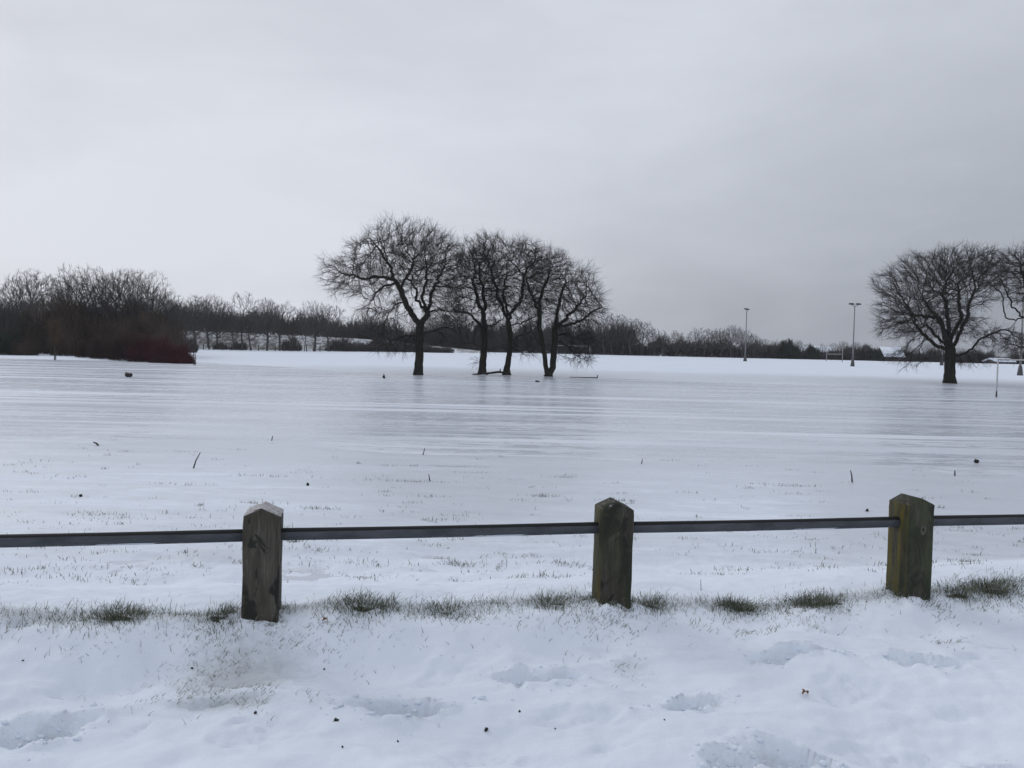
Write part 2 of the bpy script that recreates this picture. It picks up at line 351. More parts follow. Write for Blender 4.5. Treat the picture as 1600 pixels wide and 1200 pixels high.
def ground_h(x, y, prints=True):
    x = np.asarray(x, float); y = np.asarray(y, float)
    d_ = (y - fence_y(x)) * 0.98                    # distance behind the fence line
    crest = np.interp(x, CREST[:, 0], CREST[:, 1]) + 0.015 + 0.035 * vn(x * 3.1, y * 1.4, 6)
    front = -0.11 + 0.10 * fbm(x * 1.25, y * 1.6, 11, 4)
    far = -0.30 + 0.010 * fbm(x * 0.35, y * 1.2, 21, 4)
    z = front + (crest - front) * sst(-0.42, -0.03, d_ + 0.26 * fbm(x * 1.5, y * 0.4, 8, 3))
    z = z + (far - z) * sst(0.06, 1.9, d_)
    near = 1 - sst(6, 9, y)
    z = z + near * (0.032 * fbm(x * 3.4, y * 4.4, 31, 4) + 0.006 * fbm(x * 22, y * 26, 35, 3) * (0.4 + 1.6 * np.clip(vn(x * 1.9, y * 2.2, 37) + 0.2, 0, 1)))
    # frozen flood: ground dips below the ice, thin drifts poke through
    u = x / np.maximum(y, 1.0)
    wet = sst(12.5, 18.0, y + 3.2 * fbm(x * 0.18, y * 0.8, 41, 4) + 2.5 * sst(0.3, 0.5, u) + 0.6 * np.exp(-((u + 0.05) / 0.14) ** 2)) * (1 - sst(54.0, 57.0, y + 0.6 * vn(x * 0.4, y, 44) - np.clip(-x - 14, 0, 40) * 0.9 * 0 - 21 * sst(-0.12, -0.40, u) - 1.5 * sst(0.4, 0.6, u)))
    dip = wet
    drift = fbm(x * 0.16, y * 1.05, 51, 5)
    behind = sst(1.2, 2.2, d_)
    z = z - behind * (dip * 0.062 - 0.075 * np.maximum(drift - 0.28, -0.25) * np.clip(dip * 2, 0, 1))
    # small wind drifts in the snowfield
    z = z + behind * (1 - sst(15, 22, y)) * 0.016 * fbm(x * 0.9 + 0.25 * y, y * 2.6, 61, 4)
    # rise behind the trees
    sl = 0.0112 + 0.0013 * sst(-0.28, 0.02, u); lag = 18 * sst(-0.12, -0.40, u)
    z = z + (np.clip(y - 58 - lag, 0, 112) * sl + 0.10 * sst(55.5, 60, y) * sst(-0.3, -0.1, u)) + 0.05 * fbm(x * 0.03, y * 0.08, 71, 3) * sst(60, 80, y)
    z = z - np.clip(y - 260, 0, 1e9) * 0.0006
    for kx, kz in ((-1.241, .022), (0.556, .012), (2.32, .022)):
        ky = fence_y(kx) - 0.06; rr2 = ((x - kx) / 0.17) ** 2 + ((y - ky) / 0.12) ** 2
        z = z + kz * np.exp(-rr2) * (1 + 1.1 * vn(x * 11, y * 11, 93)) + 0.045 * np.exp(-rr2 * 0.8) * fbm(x * 19, y * 19, 95, 3)
    if prints:
        for (cx, cy, l, w_, h, dp) in PRINTS:
            m = (abs(x - cx) < 0.45) & (abs(y - cy) < 0.4)
            if not m.any(): continue
            X = x[m] - cx; Y = y[m] - cy
            X = X + 0.06 * fbm(X * 8 + cx * 9, Y * 8, 81, 4); Y = Y + 0.055 * fbm(X * 9, Y * 9 + cy * 7, 83, 4)
            a = X * math.cos(h) + Y * math.sin(h); b_ = -X * math.sin(h) + Y * math.cos(h)
            hw = w_ / 2 * (0.85 + 0.22 * np.cos(a / l * 2 * math.pi * 0.95 + 0.7))
            q = np.maximum(np.abs(a) / (l / 2), 0) ** 2.6 + (np.abs(b_) / hw) ** 2.2
            ins = 1 - sst(0.35, 1.45, q)
            rim = np.exp(-((q - 1.7) / 0.6) ** 2)
            crumb = fbm(X * 26 + 3, Y * 26 + cx, 85, 3)
            z[m] += -dp * ins * (0.85 + 0.7 * fbm(X * 9, Y * 9, 87, 2)) + 0.30 * dp * rim * (0.35 + vn(X * 13, Y * 13, 88)) + (ins + 0.5 * rim) * 0.030 * crumb * min(1, dp / 0.04)
    return z
def gz(x, y): return float(ground_h(np.array([float(x)]), np.array([float(y)]))[0])

def axis(lo_u, hi_u, step, lo, hi, g):
    a = list(np.arange(lo_u, hi_u + 1e-6, step)); s = step
    while a[-1] < hi: s *= g; a.append(a[-1] + s)
    s = step; b = [lo_u]
    while b[-1] > lo: s *= g; b.append(b[-1] - s)
    return np.array(b[1:][::-1] + a)
xs = axis(-2.6, 3.3, 0.0165, -430, 430, 1.055)
ys = axis(2.6, 4.9, 0.015, -80, 480, 1.022)
ys = ys[(ys > 2.0) | (np.arange(len(ys)) % 6 == 0)]
XX, YY = np.meshgrid(xs, ys)
ZZ = ground_h(XX, YY)
nx, ny = len(xs), len(ys)
ii = np.arange(nx * ny).reshape(ny, nx)
Q = np.stack([ii[:-1, :-1], ii[:-1, 1:], ii[1:, 1:], ii[1:, :-1]], -1).reshape(-1, 4)
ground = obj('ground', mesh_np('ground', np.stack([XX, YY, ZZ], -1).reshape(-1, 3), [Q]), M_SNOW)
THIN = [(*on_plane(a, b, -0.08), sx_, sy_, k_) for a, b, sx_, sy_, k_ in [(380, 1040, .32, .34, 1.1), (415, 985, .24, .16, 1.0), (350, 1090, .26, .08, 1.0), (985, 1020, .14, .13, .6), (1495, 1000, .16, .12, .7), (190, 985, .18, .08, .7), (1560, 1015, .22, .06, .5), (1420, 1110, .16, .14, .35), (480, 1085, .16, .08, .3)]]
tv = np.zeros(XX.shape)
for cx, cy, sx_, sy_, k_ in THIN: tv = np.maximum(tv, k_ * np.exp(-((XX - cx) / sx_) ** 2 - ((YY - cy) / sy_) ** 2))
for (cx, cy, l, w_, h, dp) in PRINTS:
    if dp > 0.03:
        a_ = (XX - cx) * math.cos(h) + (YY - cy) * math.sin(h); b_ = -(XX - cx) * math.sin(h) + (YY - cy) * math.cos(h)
        tv = np.maximum(tv, min(0.75, dp * 10) * np.exp(-(np.abs(a_) / (l * .5)) ** 3 - (np.abs(b_) / (w_ * .5)) ** 3))  # deep prints greyed inside: slush, with their shading put into the colour
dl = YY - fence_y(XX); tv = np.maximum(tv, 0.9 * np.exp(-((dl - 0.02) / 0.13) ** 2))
sv = np.zeros(XX.shape)  # dark spots along the crest: soil with shadow of the tufts painted in
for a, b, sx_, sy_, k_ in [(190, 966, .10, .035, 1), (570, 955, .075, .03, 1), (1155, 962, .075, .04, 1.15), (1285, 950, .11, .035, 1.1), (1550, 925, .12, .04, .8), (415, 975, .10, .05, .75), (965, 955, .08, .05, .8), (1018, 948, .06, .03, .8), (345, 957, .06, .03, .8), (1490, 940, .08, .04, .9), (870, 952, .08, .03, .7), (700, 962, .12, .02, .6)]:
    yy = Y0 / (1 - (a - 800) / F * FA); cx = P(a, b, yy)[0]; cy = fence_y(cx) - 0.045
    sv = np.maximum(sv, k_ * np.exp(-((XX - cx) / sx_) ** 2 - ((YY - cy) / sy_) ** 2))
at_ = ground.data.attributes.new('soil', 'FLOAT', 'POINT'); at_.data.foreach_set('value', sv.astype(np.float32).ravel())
U_ = XX / np.maximum(YY, 1.0)
icy = 0.75 * np.exp(-((U_ + 0.05) / 0.15) ** 2) * sst(6.2, 9.5, YY) + 0.9 * sst(0.30, 0.46, U_) * sst(6.0, 7.8, YY) + 0.8 * np.exp(-((U_ + 0.36) / 0.05) ** 2 - ((YY - 6.35) / 0.16) ** 2) + 0.7 * sst(9.5, 14.5, YY) + 0.42 * sst(5.6, 7.0, YY)
icy = np.clip(icy, 0, 1) * (1 - sst(57, 78, YY)); at_ = ground.data.attributes.new('icy', 'FLOAT', 'POINT'); at_.data.foreach_set('value', icy.astype(np.float32).ravel())
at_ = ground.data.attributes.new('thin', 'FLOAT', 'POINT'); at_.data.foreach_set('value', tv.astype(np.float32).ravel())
tag(ground, 'snow covered grass field and verge with footprints and drifts', kind='structure')
print('ground', nx, ny, xs[0], xs[-1], ys[0], ys[-1], ZZ.min(), ZZ.max())
# frozen flood water: one flat sheet
xi = np.concatenate([np.linspace(-75, -14, 30)[:-1], np.linspace(-14, 14, 110), np.linspace(14, 75, 30)[1:]]); yi = np.concatenate([np.arange(5.8, 22, 0.09), np.geomspace(22, 100, 120)])
A, B = np.meshgrid(xi, yi); ii = np.arange(A.size).reshape(A.shape)
Q = np.stack([ii[:-1, :-1], ii[:-1, 1:], ii[1:, 1:], ii[1:, :-1]], -1).reshape(-1, 4)
ime = mesh_np('frozen_water', np.stack([A, B, np.full(A.shape, ICE_Z)], -1).reshape(-1, 3), [Q])
at_ = ime.attributes.new('clear', 'FLOAT', 'POINT'); at_.data.foreach_set('value', np.clip((ICE_Z - ground_h(A, B, False)) / 0.045, 0, 1).astype(np.float32).ravel())
ice = obj('frozen_water', ime, M_ICE)
tag(ice, 'grey frozen flood water streaked with snow across the field', kind='structure')

# snowy embankment on the left, far side
def bank_mat(t, b):
    g = G(t); n = g.noise(g.coord((1, 1, 2.0)), 0.9, 6, 0.7); n2 = g.noise(g.coord(), 0.12, 3)
    f = g.math('ADD', g.math('MULTIPLY', n, 0.75), g.math('MULTIPLY', n2, 0.25))
    g.lk(g.ramp(f, [(0.44, (0.13, 0.125, 0.12)), (0.54, (0.52, 0.54, 0.57)), (0.62, (0.74, 0.77, 0.82))]), b.inputs['Base Color']); b.inputs['Roughness'].default_value = 0.9
M_BANK = mat('snowy_rough_bank', bank_mat)
BD = 158.0
bpx = np.linspace(-700, 760, 170)
prof = [(-7, -1.0), (-3.5, 0.0), (-1.5, 0.45), (0.5, 0.85), (2.0, 1.0), (6.0, 1.0), (12.0, 0.9), (18, -0.3)]
BV = []
for i, px in enumerate(bpx):
    top = np.interp(px, [-700, 290, 560, 640, 760], [510, 516.5, 529, 537, 549])
    bx = P(px, top, BD)[0]; base = gz(bx, BD); ht = P(px, top, BD + 2)[2] - base
    for (dy, f) in prof:
        z = base + f * ht + (0.25 * float(vn(np.array([px * 0.09]), np.array([dy * 0.5]), 91)[0]) if 0 < f < 0.9 else 0)
        if f < 0: z = base - 0.8
        BV.append((bx * (BD + dy) / BD, BD + dy, z))
k = len(prof); BQ = [(i * k + j, (i + 1) * k + j, (i + 1) * k + j + 1, i * k + j + 1) for i in range(len(bpx) - 1) for j in range(k - 1)]
tag(obj('embankment', mesh_np('embankment', BV, [np.array(BQ)]), M_BANK), 'snow dusted grassy bank behind the field on the left', kind='structure')

# ------------------------------------------------------------------ trees: space colonisation
def unit(a): return a / np.maximum(np.linalg.norm(a, axis=-1, keepdims=True), 1e-9)
def resample(pts, step, jit, r):
    pts = np.asarray(pts, float); out_ = [pts[0]]
    for a, b in zip(pts[:-1], pts[1:]):
        n = max(1, int(round(np.linalg.norm(b - a) / step)))
        for i in range(1, n + 1): out_.append(a + (b - a) * i / n + (r.normal(0, jit, 3) if i < n else 0))
    return out_
def colonize(pos, par, att, step, di, dk, iters, r, jit=0.35, trop=(0, 0, 0.0), lock=0, inert=0.8):
    pos = [np.asarray(p) for p in pos]; par = list(par)
    att = np.asarray(att); NP = np.array(pos)
    dmin = np.full(len(att), 1e9); imin = np.zeros(len(att), int)
    def upd(lo):
        nonlocal dmin, imin
        if lo >= len(NP): return
        D = ((att[:, None, :] - NP[None, lo:, :]) ** 2).sum(-1); j = D.argmin(1); dm = D[np.arange(len(att)), j]
        b = dm < dmin; dmin = np.where(b, dm, dmin); imin = np.where(b, j + lo, imin)
    D0 = max(lock, 0); PD = np.zeros((len(NP), 3)); pa_ = np.array(par); PD[1:] = unit(NP[1:] - NP[pa_[1:]])
    # trunk nodes below the lock are not grown from
    alive = np.ones(len(NP), bool); alive[:D0] = False
    sub = np.where(alive)[0]
    D = ((att[:, None, :] - NP[None, sub, :]) ** 2).sum(-1); j = D.argmin(1); dmin = D[np.arange(len(att)), j]; imin = sub[j]
    for it in range(iters):
        act = (dmin < di * di)
        if not act.any(): break
        idx = imin[act]; vec = unit(att[act] - NP[idx])
        un, inv = np.unique(idx, return_inverse=True)
        S = np.zeros((len(un), 3)); np.add.at(S, inv, vec)
        dr = unit(unit(S) + inert * PD[un] + r.normal(0, jit, S.shape) + np.array(trop))
        new = NP[un] + dr * step
        lo = len(NP); NP = np.vstack([NP, new]); PD = np.vstack([PD, dr]); par += list(un)
        upd(lo)
        keep = dmin > dk * dk
        att = att[keep]; dmin = dmin[keep]; imin = imin[keep]
        if len(att) == 0: break
    return NP, np.array(par)
def pipe_radii(NP, par, rtip, rroot):
    n = len(NP)
    ch = np.zeros(n, int)
    for i in range(1, n): ch[par[i]] += 1
    def run(e):
        s = np.zeros(n); s[ch == 0] = rtip ** e
        for i in range(n - 1, 0, -1): s[par[i]] += s[i]
        return s ** (1 / e)
    lo, hi = 1.4, 5.0
    for _ in range(16):
        m = (lo + hi) / 2
        if run(m)[0] > rroot: lo = m
        else: hi = m
    return run((lo + hi) / 2), ch
def tubes_from_graph(NP, par, rad, sel, k):
    """mesh of all segments (parent->node) in sel"""
    idx = np.where(sel)[0]
    if len(idx) == 0: return np.zeros((0, 3)), np.zeros((0, 4), int)
    n = len(NP)
    dirn = np.zeros((n, 3)); dirn[1:] = unit(NP[1:] - NP[par[1:]])
    main = np.full(n, -1); best = np.zeros(n)
    for i in range(1, n):
        if rad[i] > best[par[i]]: best[par[i]] = rad[i]; main[par[i]] = i
    nd = dirn.copy(); hm = main >= 0
    nd[hm] = unit(dirn[hm] + dirn[main[hm]]); nd[0] = dirn[main[0]] if main[0] >= 0 else (0, 0, 1)
    ref = np.array([0.11, 0.95, 0.29]); ref /= np.linalg.norm(ref)
    a = np.arange(k) * 2 * math.pi / k; ca, sa = np.cos(a), np.sin(a)
    def rings(p, dd, rr):
        U = unit(np.cross(dd, ref)); W = np.cross(dd, U)
        return p[:, None, :] + rr[:, None, None] * (ca[None, :, None] * U[:, None, :] + sa[None, :, None] * W[:, None, :])
    pi = par[idx]; ism = (main[pi] == idx)
    ds = np.where(ism[:, None], nd[pi], dirn[idx])
    rs = np.where(ism, np.minimum(rad[pi], rad[idx] * 1.5 + 0.004), np.minimum(rad[pi], rad[idx] * 1.25))
    S = rings(NP[pi], ds, rs); E = rings(NP[idx], nd[idx], rad[idx])
    m = len(idx); V = np.concatenate([S.reshape(-1, 3), E.reshape(-1, 3)])
    b = (np.arange(m) * k)[:, None] + np.arange(k)[None, :]; bn = (np.arange(m) * k)[:, None] + (np.arange(k)[None, :] + 1) % k
    Q = np.stack([b, bn, bn + m * k, b + m * k], -1).reshape(-1, 4)
    return V, Q
def prisms(p0, p1, r0, r1):
    m = len(p0); dd = unit(p1 - p0); ref = np.array([0.3, 0.9, 0.31]); U = unit(np.cross(dd, ref)); W = np.cross(dd, U)
    a = np.arange(3) * 2 * math.pi / 3; ca, sa = np.cos(a), np.sin(a)
    off = ca[None, :, None] * U[:, None, :] + sa[None, :, None] * W[:, None, :]
    V = np.concatenate([(p0[:, None, :] + r0[:, None, None] * off).reshape(-1, 3), (p1[:, None, :] + r1[:, None, None] * off).reshape(-1, 3)])
    b = (np.arange(m) * 3)[:, None] + np.arange(3)[None, :]; bn = (np.arange(m) * 3)[:, None] + (np.arange(3)[None, :] + 1) % 3
    return V, np.stack([b, bn, bn + m * 3, b + m * 3], -1).reshape(-1, 4)
def make_twigs(NP, par, rad, thr, per, lmin, lmax, r, centre, up=0.1, rt=0.007):
    th = np.where(rad < thr)[0]; th = th[th > 0]
    i = np.repeat(th, per); n = len(i)
    d0 = unit(NP[i] - NP[par[i]]); outw = unit(NP[i] - centre)
    dr = unit(0.75 * d0 + r.normal(0, 0.36, (n, 3)) + 0.55 * outw + np.array([0, 0, up]))
    Ln = r.uniform(lmin, lmax, n)[:, None]
    a = NP[i] + (NP[par[i]] - NP[i]) * r.uniform(0, 1, (n, 1)); mid = a + dr * Ln * 0.5
    e1 = mid + unit(dr + r.normal(0, 0.4, (n, 3))) * Ln * 0.5; e2 = mid + unit(dr + r.normal(0, 0.7, (n, 3))) * Ln * 0.4
    R0 = np.full(n, rt); R1 = R0 * 0.75; R2 = R0 * 0.45; h_ = np.arange(n) % 2 == 0
    return prisms(np.concatenate([a, mid, mid[h_]]), np.concatenate([mid, e1, e2[h_]]), np.concatenate([R0, R1, R1[h_]]), np.concatenate([R1, R2, R2[h_]]))
def ell_points(n, c, ra, r, shell=0.3):
    v = unit(r.normal(0, 1, (n, 3))); q = r.uniform(0, 1, (n, 1)) ** shell
    ph = r.uniform(0, 6.28, 9); w_ = (np.sin(v @ np.array([3.1, 2.2, 4.0]) + ph[0]) + np.sin(v @ np.array([-4.6, 3.0, 5.2]) + ph[1]) + np.sin(v @ np.array([6.5, -5.0, 4.1]) + ph[2]))
    q = q * (1.0 + 0.075 * w_)[:, None]
    return np.array(c) + v * q * np.array(ra)

def oak(name, label, depth, trunk, limbs, blobs, rroot, seed, group, rtip=0.0115, per=3, flare=0.5, dk=0.30, extra_stem=None, dens=1.45):
    r = np.random.default_rng(seed)
    b0 = P(*trunk[0], depth); b0[2] = gz(b0[0], b0[1]) - 0.15
    ppm = F / depth
    pts = [b0] + [P(x, y, depth) for x, y in trunk[1:]]
    tr = resample(pts, 0.22, 0.012, r)
    pos = list(tr); par = [-1] + list(range(len(tr) - 1)); lock = int(len(tr) * 0.62)
    def attach(p):
        A_ = np.array(pos); return int(((A_ - p) ** 2).sum(1).argmin())
    if extra_stem:
        p2 = [P(x, y, depth) for x, y in extra_stem]
        j = attach(p2[0]); rs = resample([pos[j]] + p2[1:], 0.22, 0.012, r)
        for q in rs[1:]: pos.append(q); par.append(j); j = len(pos) - 1
        lock = len(pos) - 8
    for (dy, pl) in limbs:
        nL = len(pl); st = P(*pl[0], depth)
        if len(pos) == 0: continue
        # choose the attach node by its place in the trunk plane
        A_ = np.array(pos); q = (A_[:, 0] - st[0]) ** 2 + (A_[:, 2] - st[2]) ** 2 + 0.05 * (A_[:, 1] - st[1]) ** 2
        j = int(q.argmin()); y0 = pos[j][1]
        p2 = [pos[j]] + [P(x, y, y0 + (i + 1) / (nL - 1) * dy) for i, (x, y) in enumerate(pl[1:])]
        if len(p2) > 4: p2 = p2[:-1]
        rs = resample(p2, 0.17, 0.035, r)
        for q_ in rs[1:]: pos.append(q_); par.append(j); j = len(pos) - 1
    att = []
    for (cx, cy, rx, ry, rz, n) in blobs:
        c = P(cx, cy, depth); att.append(ell_points(int(n * dens), c, (rx / ppm, rz, ry / ppm), r, 0.5))
    att = np.vstack(att); att = att[att[:, 2] > b0[2] + 1.0]
    NP, pr = colonize(pos, par, att, 0.17, 3.2, dk, 120, r, 0.24, (0, 0, 0.03), lock, 0.7)
    rad, ch = pipe_radii(NP, pr, rtip, rroot)
    pd = np.zeros(len(NP))
    for i in range(1, len(NP)): pd[i] = pd[pr[i]] + np.linalg.norm(NP[i] - NP[pr[i]])
    tl = pd[len(tr) - 1]; rad = rad * (1 - 0.12 * sst(tl * 0.95, tl + 4.5, pd))
    # crooked growth: bend the whole skeleton by a smooth wandering field
    wv = np.zeros_like(NP)
    for kk, am in ((2.6, 0.07), (6.0, 0.035), (11.0, 0.018)):
        for ax in range(3):
            kv_ = r.normal(0, 1, 3); kv_ *= kk / np.linalg.norm(kv_); wv[:, ax] += am * np.sin(NP @ kv_ + r.uniform(0, 6.28))
    NP = NP + wv * (sst(tl * 0.8, tl + 1.5, pd) + 0.15 * sst(0.5, 2, pd))[:, None]
    hgt = NP[:, 2] - b0[2]; basemask = (np.arange(len(NP)) < len(tr)) & (hgt < 1.6)
    rad = np.where(basemask, rad * (1 + flare * np.exp(-np.maximum(hgt - 0.1, 0) / 0.32)), rad)
    root = empty(name, b0); tag(root, label, 'tree', group)
    off = NP - b0
    centre = att.mean(0) - b0
    sel = np.arange(len(NP)) > 0
    big = sel & (rad > 0.11); midl = sel & (rad <= 0.11) & (rad > 0.026); small = sel & (rad <= 0.026)
    V, Q = tubes_from_graph(off, pr, rad, big, 10); obj('trunk', mesh_np('trunk', V, [Q]), M_BARK, root)
    comp = np.full(len(NP), -1)
    for i in range(1, len(NP)):
        if midl[i]: comp[i] = comp[pr[i]] if comp[pr[i]] >= 0 else i
    ids, cnt = np.unique(comp[comp >= 0], return_counts=True)
    keep = ids[np.argsort(-cnt)][:40]
    for c_ in keep:
        V, Q = tubes_from_graph(off, pr, rad, comp == c_, 6); obj('limb', mesh_np('limb', V, [Q]), M_BARK, root)
    small = small | (midl & ~np.isin(comp, keep))
    V, Q = tubes_from_graph(off, pr, rad, small, 3)
    V2, Q2 = make_twigs(off, pr, rad, 0.021, per, 0.3, 1.0, r, centre, 0.05, 0.006)
    obj('crown', mesh_np('crown', np.vstack([V, V2]), [np.vstack([Q, Q2 + len(V)])], False), M_TWIG, root)
    print(name, len(NP), len(Q2))
    return root
GO = 'old oaks on the shore of the ice'
oak('oak_tree', 'largest bare oak, leaning crown forked low, left end of the shore clump', 54.5,
    [(653, 587), (655, 563), (656, 528), (656, 506)],
    [(-0.8, [(656, 507), (641, 489), (631, 466), (626, 452), (633, 440), (641, 423), (648, 402), (662, 386)]),
     (-1.2, [(626, 452), (617, 440), (606, 435), (590, 435), (571, 437), (550, 433), (527, 428)]),
     (1.4, [(617, 440), (608, 416), (599, 398), (583, 377)]),
     (1.0, [(620, 448), (601, 449), (590, 458), (582, 472), (571, 479)]),
     (-1.6, [(631, 470), (615, 477), (606, 489), (609, 507)]),
     (0.6, [(656, 507), (667, 489), (676, 465), (678, 451), (683, 432), (697, 415), (703, 392)]),
     (2.2, [(667, 489), (652, 468), (648, 453), (641, 440)]),
     (-2.2, [(665, 486), (661, 463), (667, 442), (668, 420)]),
     (-0.6, [(668, 487), (690, 484), (710, 485), (728, 480)]),
     (0.5, [(678, 452), (694, 448), (712, 450), (727, 442)]),
     (-1.5, [(656, 522), (690, 514), (706, 516), (722, 507)]),
     (1.0, [(656, 525), (639, 524), (612, 530), (596, 540)])],
    [(632, 402, 82, 55, 4.2, 1900), (560, 432, 58, 36, 2.6, 850), (688, 420, 46, 54, 3.6, 900), (640, 425, 70, 55, 3.2, 500), (600, 485, 40, 30, 2.6, 170), (690, 490, 46, 30, 3.0, 300), (618, 535, 42, 16, 3.0, 80)],
    0.275, 11, GO)
oak('oak_tree', 'bare oak with a twisted low shoot on its trunk, second in the shore clump', 58.0,
    [(753, 585), (755, 560), (757, 535), (756, 512)],
    [(0.8, [(756, 513), (753, 487), (745, 466), (741, 440), (735, 418)]),
     (-0.9, [(756, 511), (738, 497), (729, 486), (712, 484), (700, 480)]),
     (-1.5, [(756, 511), (756, 479), (754, 457), (748, 430), (743, 407)]),
     (1.0, [(757, 513), (770, 507), (788, 497)]),
     (-0.4, [(753, 577), (748, 568), (742, 566), (739, 568)]),
     (0.3, [(748, 570), (746, 560), (741, 557)]),
     (1.6, [(755, 545), (740, 535), (722, 538)]),
     (-1.4, [(757, 549), (768, 545), (780, 541), (790, 544)])],
    [(742, 425, 42, 48, 3.6, 1000), (728, 465, 36, 34, 3.2, 550), (765, 460, 34, 40, 3.2, 450), (740, 505, 48, 20, 2.5, 160)],
    0.24, 12, GO)
oak('oak_tree', 'slimmer bare oak with a swollen foot, third in the shore clump', 57.5,
    [(791, 587), (792, 575), (796, 553), (797, 520), (793, 498)],
    [(0.6, [(793, 498), (785, 484), (776, 466), (776, 448), (770, 425), (761, 403), (758, 380)]),
     (1.8, [(793, 497), (790, 475), (788, 452), (790, 430), (788, 405)]),
     (-0.8, [(794, 499), (808, 475), (819, 452), (820, 430), (812, 419), (801, 388)]),
     (-0.5, [(820, 432), (835, 407), (838, 386)]),
     (-1.6, [(796, 508), (817, 504), (835, 495), (848, 484)]),
     (1.2, [(796, 510), (775, 504), (762, 512)]),
     (1.2, [(797, 535), (812, 524), (828, 520), (842, 526)]),
     (-1.0, [(797, 545), (812, 548), (822, 556), (838, 555)])],
    [(766, 398, 32, 32, 3.0, 650), (815, 403, 36, 28, 3.2, 800), (795, 430, 58, 44, 3.8, 1150), (812, 470, 46, 32, 3.2, 420), (822, 535, 28, 22, 2.0, 55)],
    0.185, 13, GO, flare=1.0)
oak('oak_tree', 'bare oak with two stems joined at the foot, right end of the shore clump', 57.0,
    [(858, 588), (853, 574), (851, 554), (846, 531), (842, 509), (844, 486)],
    [(1.0, [(844, 486), (846, 466), (857, 430), (862, 403)]),
     (-1.0, [(844, 486), (834, 466), (825, 450), (822, 430)]),
     (0.3, [(866, 515), (880, 502), (898, 484), (916, 461), (925, 447)]),
     (-1.4, [(866, 515), (891, 506), (920, 496), (938, 480)]),
     (1.8, [(866, 515), (872, 480), (880, 455), (884, 430)]),
     (-1.0, [(866, 525), (885, 522), (905, 530), (925, 548)]),
     (1.2, [(865, 530), (885, 540), (900, 555), (915, 562)]),
     (1.0, [(843, 505), (826, 498), (812, 500)])],
    [(862, 428, 36, 40, 3.6, 1000), (895, 455, 40, 42, 3.6, 900), (918, 480, 30, 30, 3.0, 450), (860, 470, 46, 30, 3.6, 450), (840, 430, 25, 30, 3.0, 250), (905, 520, 34, 24, 2.5, 140), (905, 556, 28, 12, 2.2, 70)],
    0.265, 14, GO, flare=0.35, extra_stem=[(858, 588), (864, 574), (865, 554), (867, 530), (866, 514)])
GR = 'old oaks at the right edge'
oak('oak_tree', 'broad round bare oak standing alone right of the floodlight masts', 59.5,
    [(1484, 601), (1484, 576), (1484, 554), (1485, 544)],
    [(0.8, [(1484, 550), (1468, 541), (1452, 528), (1435, 513), (1428, 498), (1412, 478)]),
     (-0.8, [(1484, 545), (1473, 517), (1467, 500), (1447, 496), (1421, 489), (1400, 480)]),
     (-1.6, [(1485, 545), (1481, 522), (1478, 496), (1480, 474), (1471, 457), (1454, 435)]),
     (0.4, [(1485, 545), (1493, 537), (1502, 511), (1510, 496), (1517, 468), (1523, 452), (1545, 440)]),
     (1.8, [(1484, 543), (1490, 522), (1501, 500), (1501, 480), (1499, 455), (1490, 425)]),
     (-1.0, [(1485, 560), (1502, 555), (1519, 546), (1530, 534), (1545, 524), (1564, 517), (1580, 524)]),
     (-2.6, [(1485, 545), (1476, 520), (1460, 490), (1440, 460)]),
     (2.8, [(1485, 548), (1470, 530), (1450, 510), (1432, 520)])],
    [(1458, 448, 78, 58, 4.6, 2200), (1505, 425, 45, 40, 4.0, 1000), (1412, 492, 40, 36, 3.2, 700), (1460, 500, 60, 35, 4.2, 650), (1555, 525, 38, 18, 2.4, 280), (1415, 555, 26, 16, 2.6, 70), (1505, 560, 30, 12, 3.0, 60)],
    0.37, 15, GR)
oak('oak_tree', 'bare oak cut off by the right edge, only its left half showing', 58.0,
    [(1650, 606), (1648, 575), (1640, 545), (1632, 528)],
    [(-0.6, [(1632, 528), (1612, 508), (1598, 495), (1582, 476), (1572, 455), (1563, 438)]),
     (0.8, [(1597, 494), (1588, 500), (1572, 492), (1570, 478)]),
     (0.8, [(1632, 528), (1640, 490), (1632, 455), (1620, 425)]),
     (-1.2, [(1634, 530), (1660, 500), (1680, 460)]),
     (-1.0, [(1612, 508), (1607, 480), (1602, 450), (1598, 420)]),
     (1.2, [(1640, 545), (1612, 545), (1590, 540)])],
    [(1590, 425, 45, 38, 4.0, 1100), (1650, 440, 70, 52, 4.4, 1100), (1600, 540, 34, 20, 2.5, 200)],
    0.36, 16, GR)

# fallen boughs
def bough(label, paths, mat_=M_BARK, cat='branch'):
    o = None
    m = MB(); c = np.array(paths[0][0][0]);
    for path, radii in paths: m.tube(np.array(path) - c, radii, 6)
    o = m.build('fallen_branch', mat_, None, True, tuple(c)); tag(o, label, cat); return o
def GP(px, py, depth, dz=0.0):
    p = P(px, py, depth); p[2] = max(gz(p[0], p[1]), ICE_Z) + dz; return p
bough('dark fallen bough lying between the second and third shore oaks', [
    ([GP(757, 586, 57.2, .10), GP(764, 586, 57.0, .12), GP(772, 586, 57.2, .16), GP(780, 586, 57.3, .20), GP(788, 586, 57.4, .14)], [.05, .07, .075, .08, .06]),
    ([GP(764, 586, 57.0, .12), GP(760, 586, 56.7, .05)], [.07, .04]), ([GP(781, 586, 57.3, .2), GP(782, 582, 57.2, .45)], [.05, .02]),
    ([GP(752, 586, 57.0, .06), GP(744, 586, 56.8, .05), GP(738, 586, 56.8, .04)], [.05, .05, .03])])
bough('low fallen branch with an upright snag right of the two-stemmed oak', [
    ([GP(890, 590, 55.6, .05), GP(905, 590, 55.5, .06), GP(918, 590, 55.4, .06), GP(933, 590, 55.3, .07)], [.02, .025, .03, .035]),
    ([GP(933, 590, 55.3, .06), GP(934, 588, 55.3, .24)], [.04, .03])])
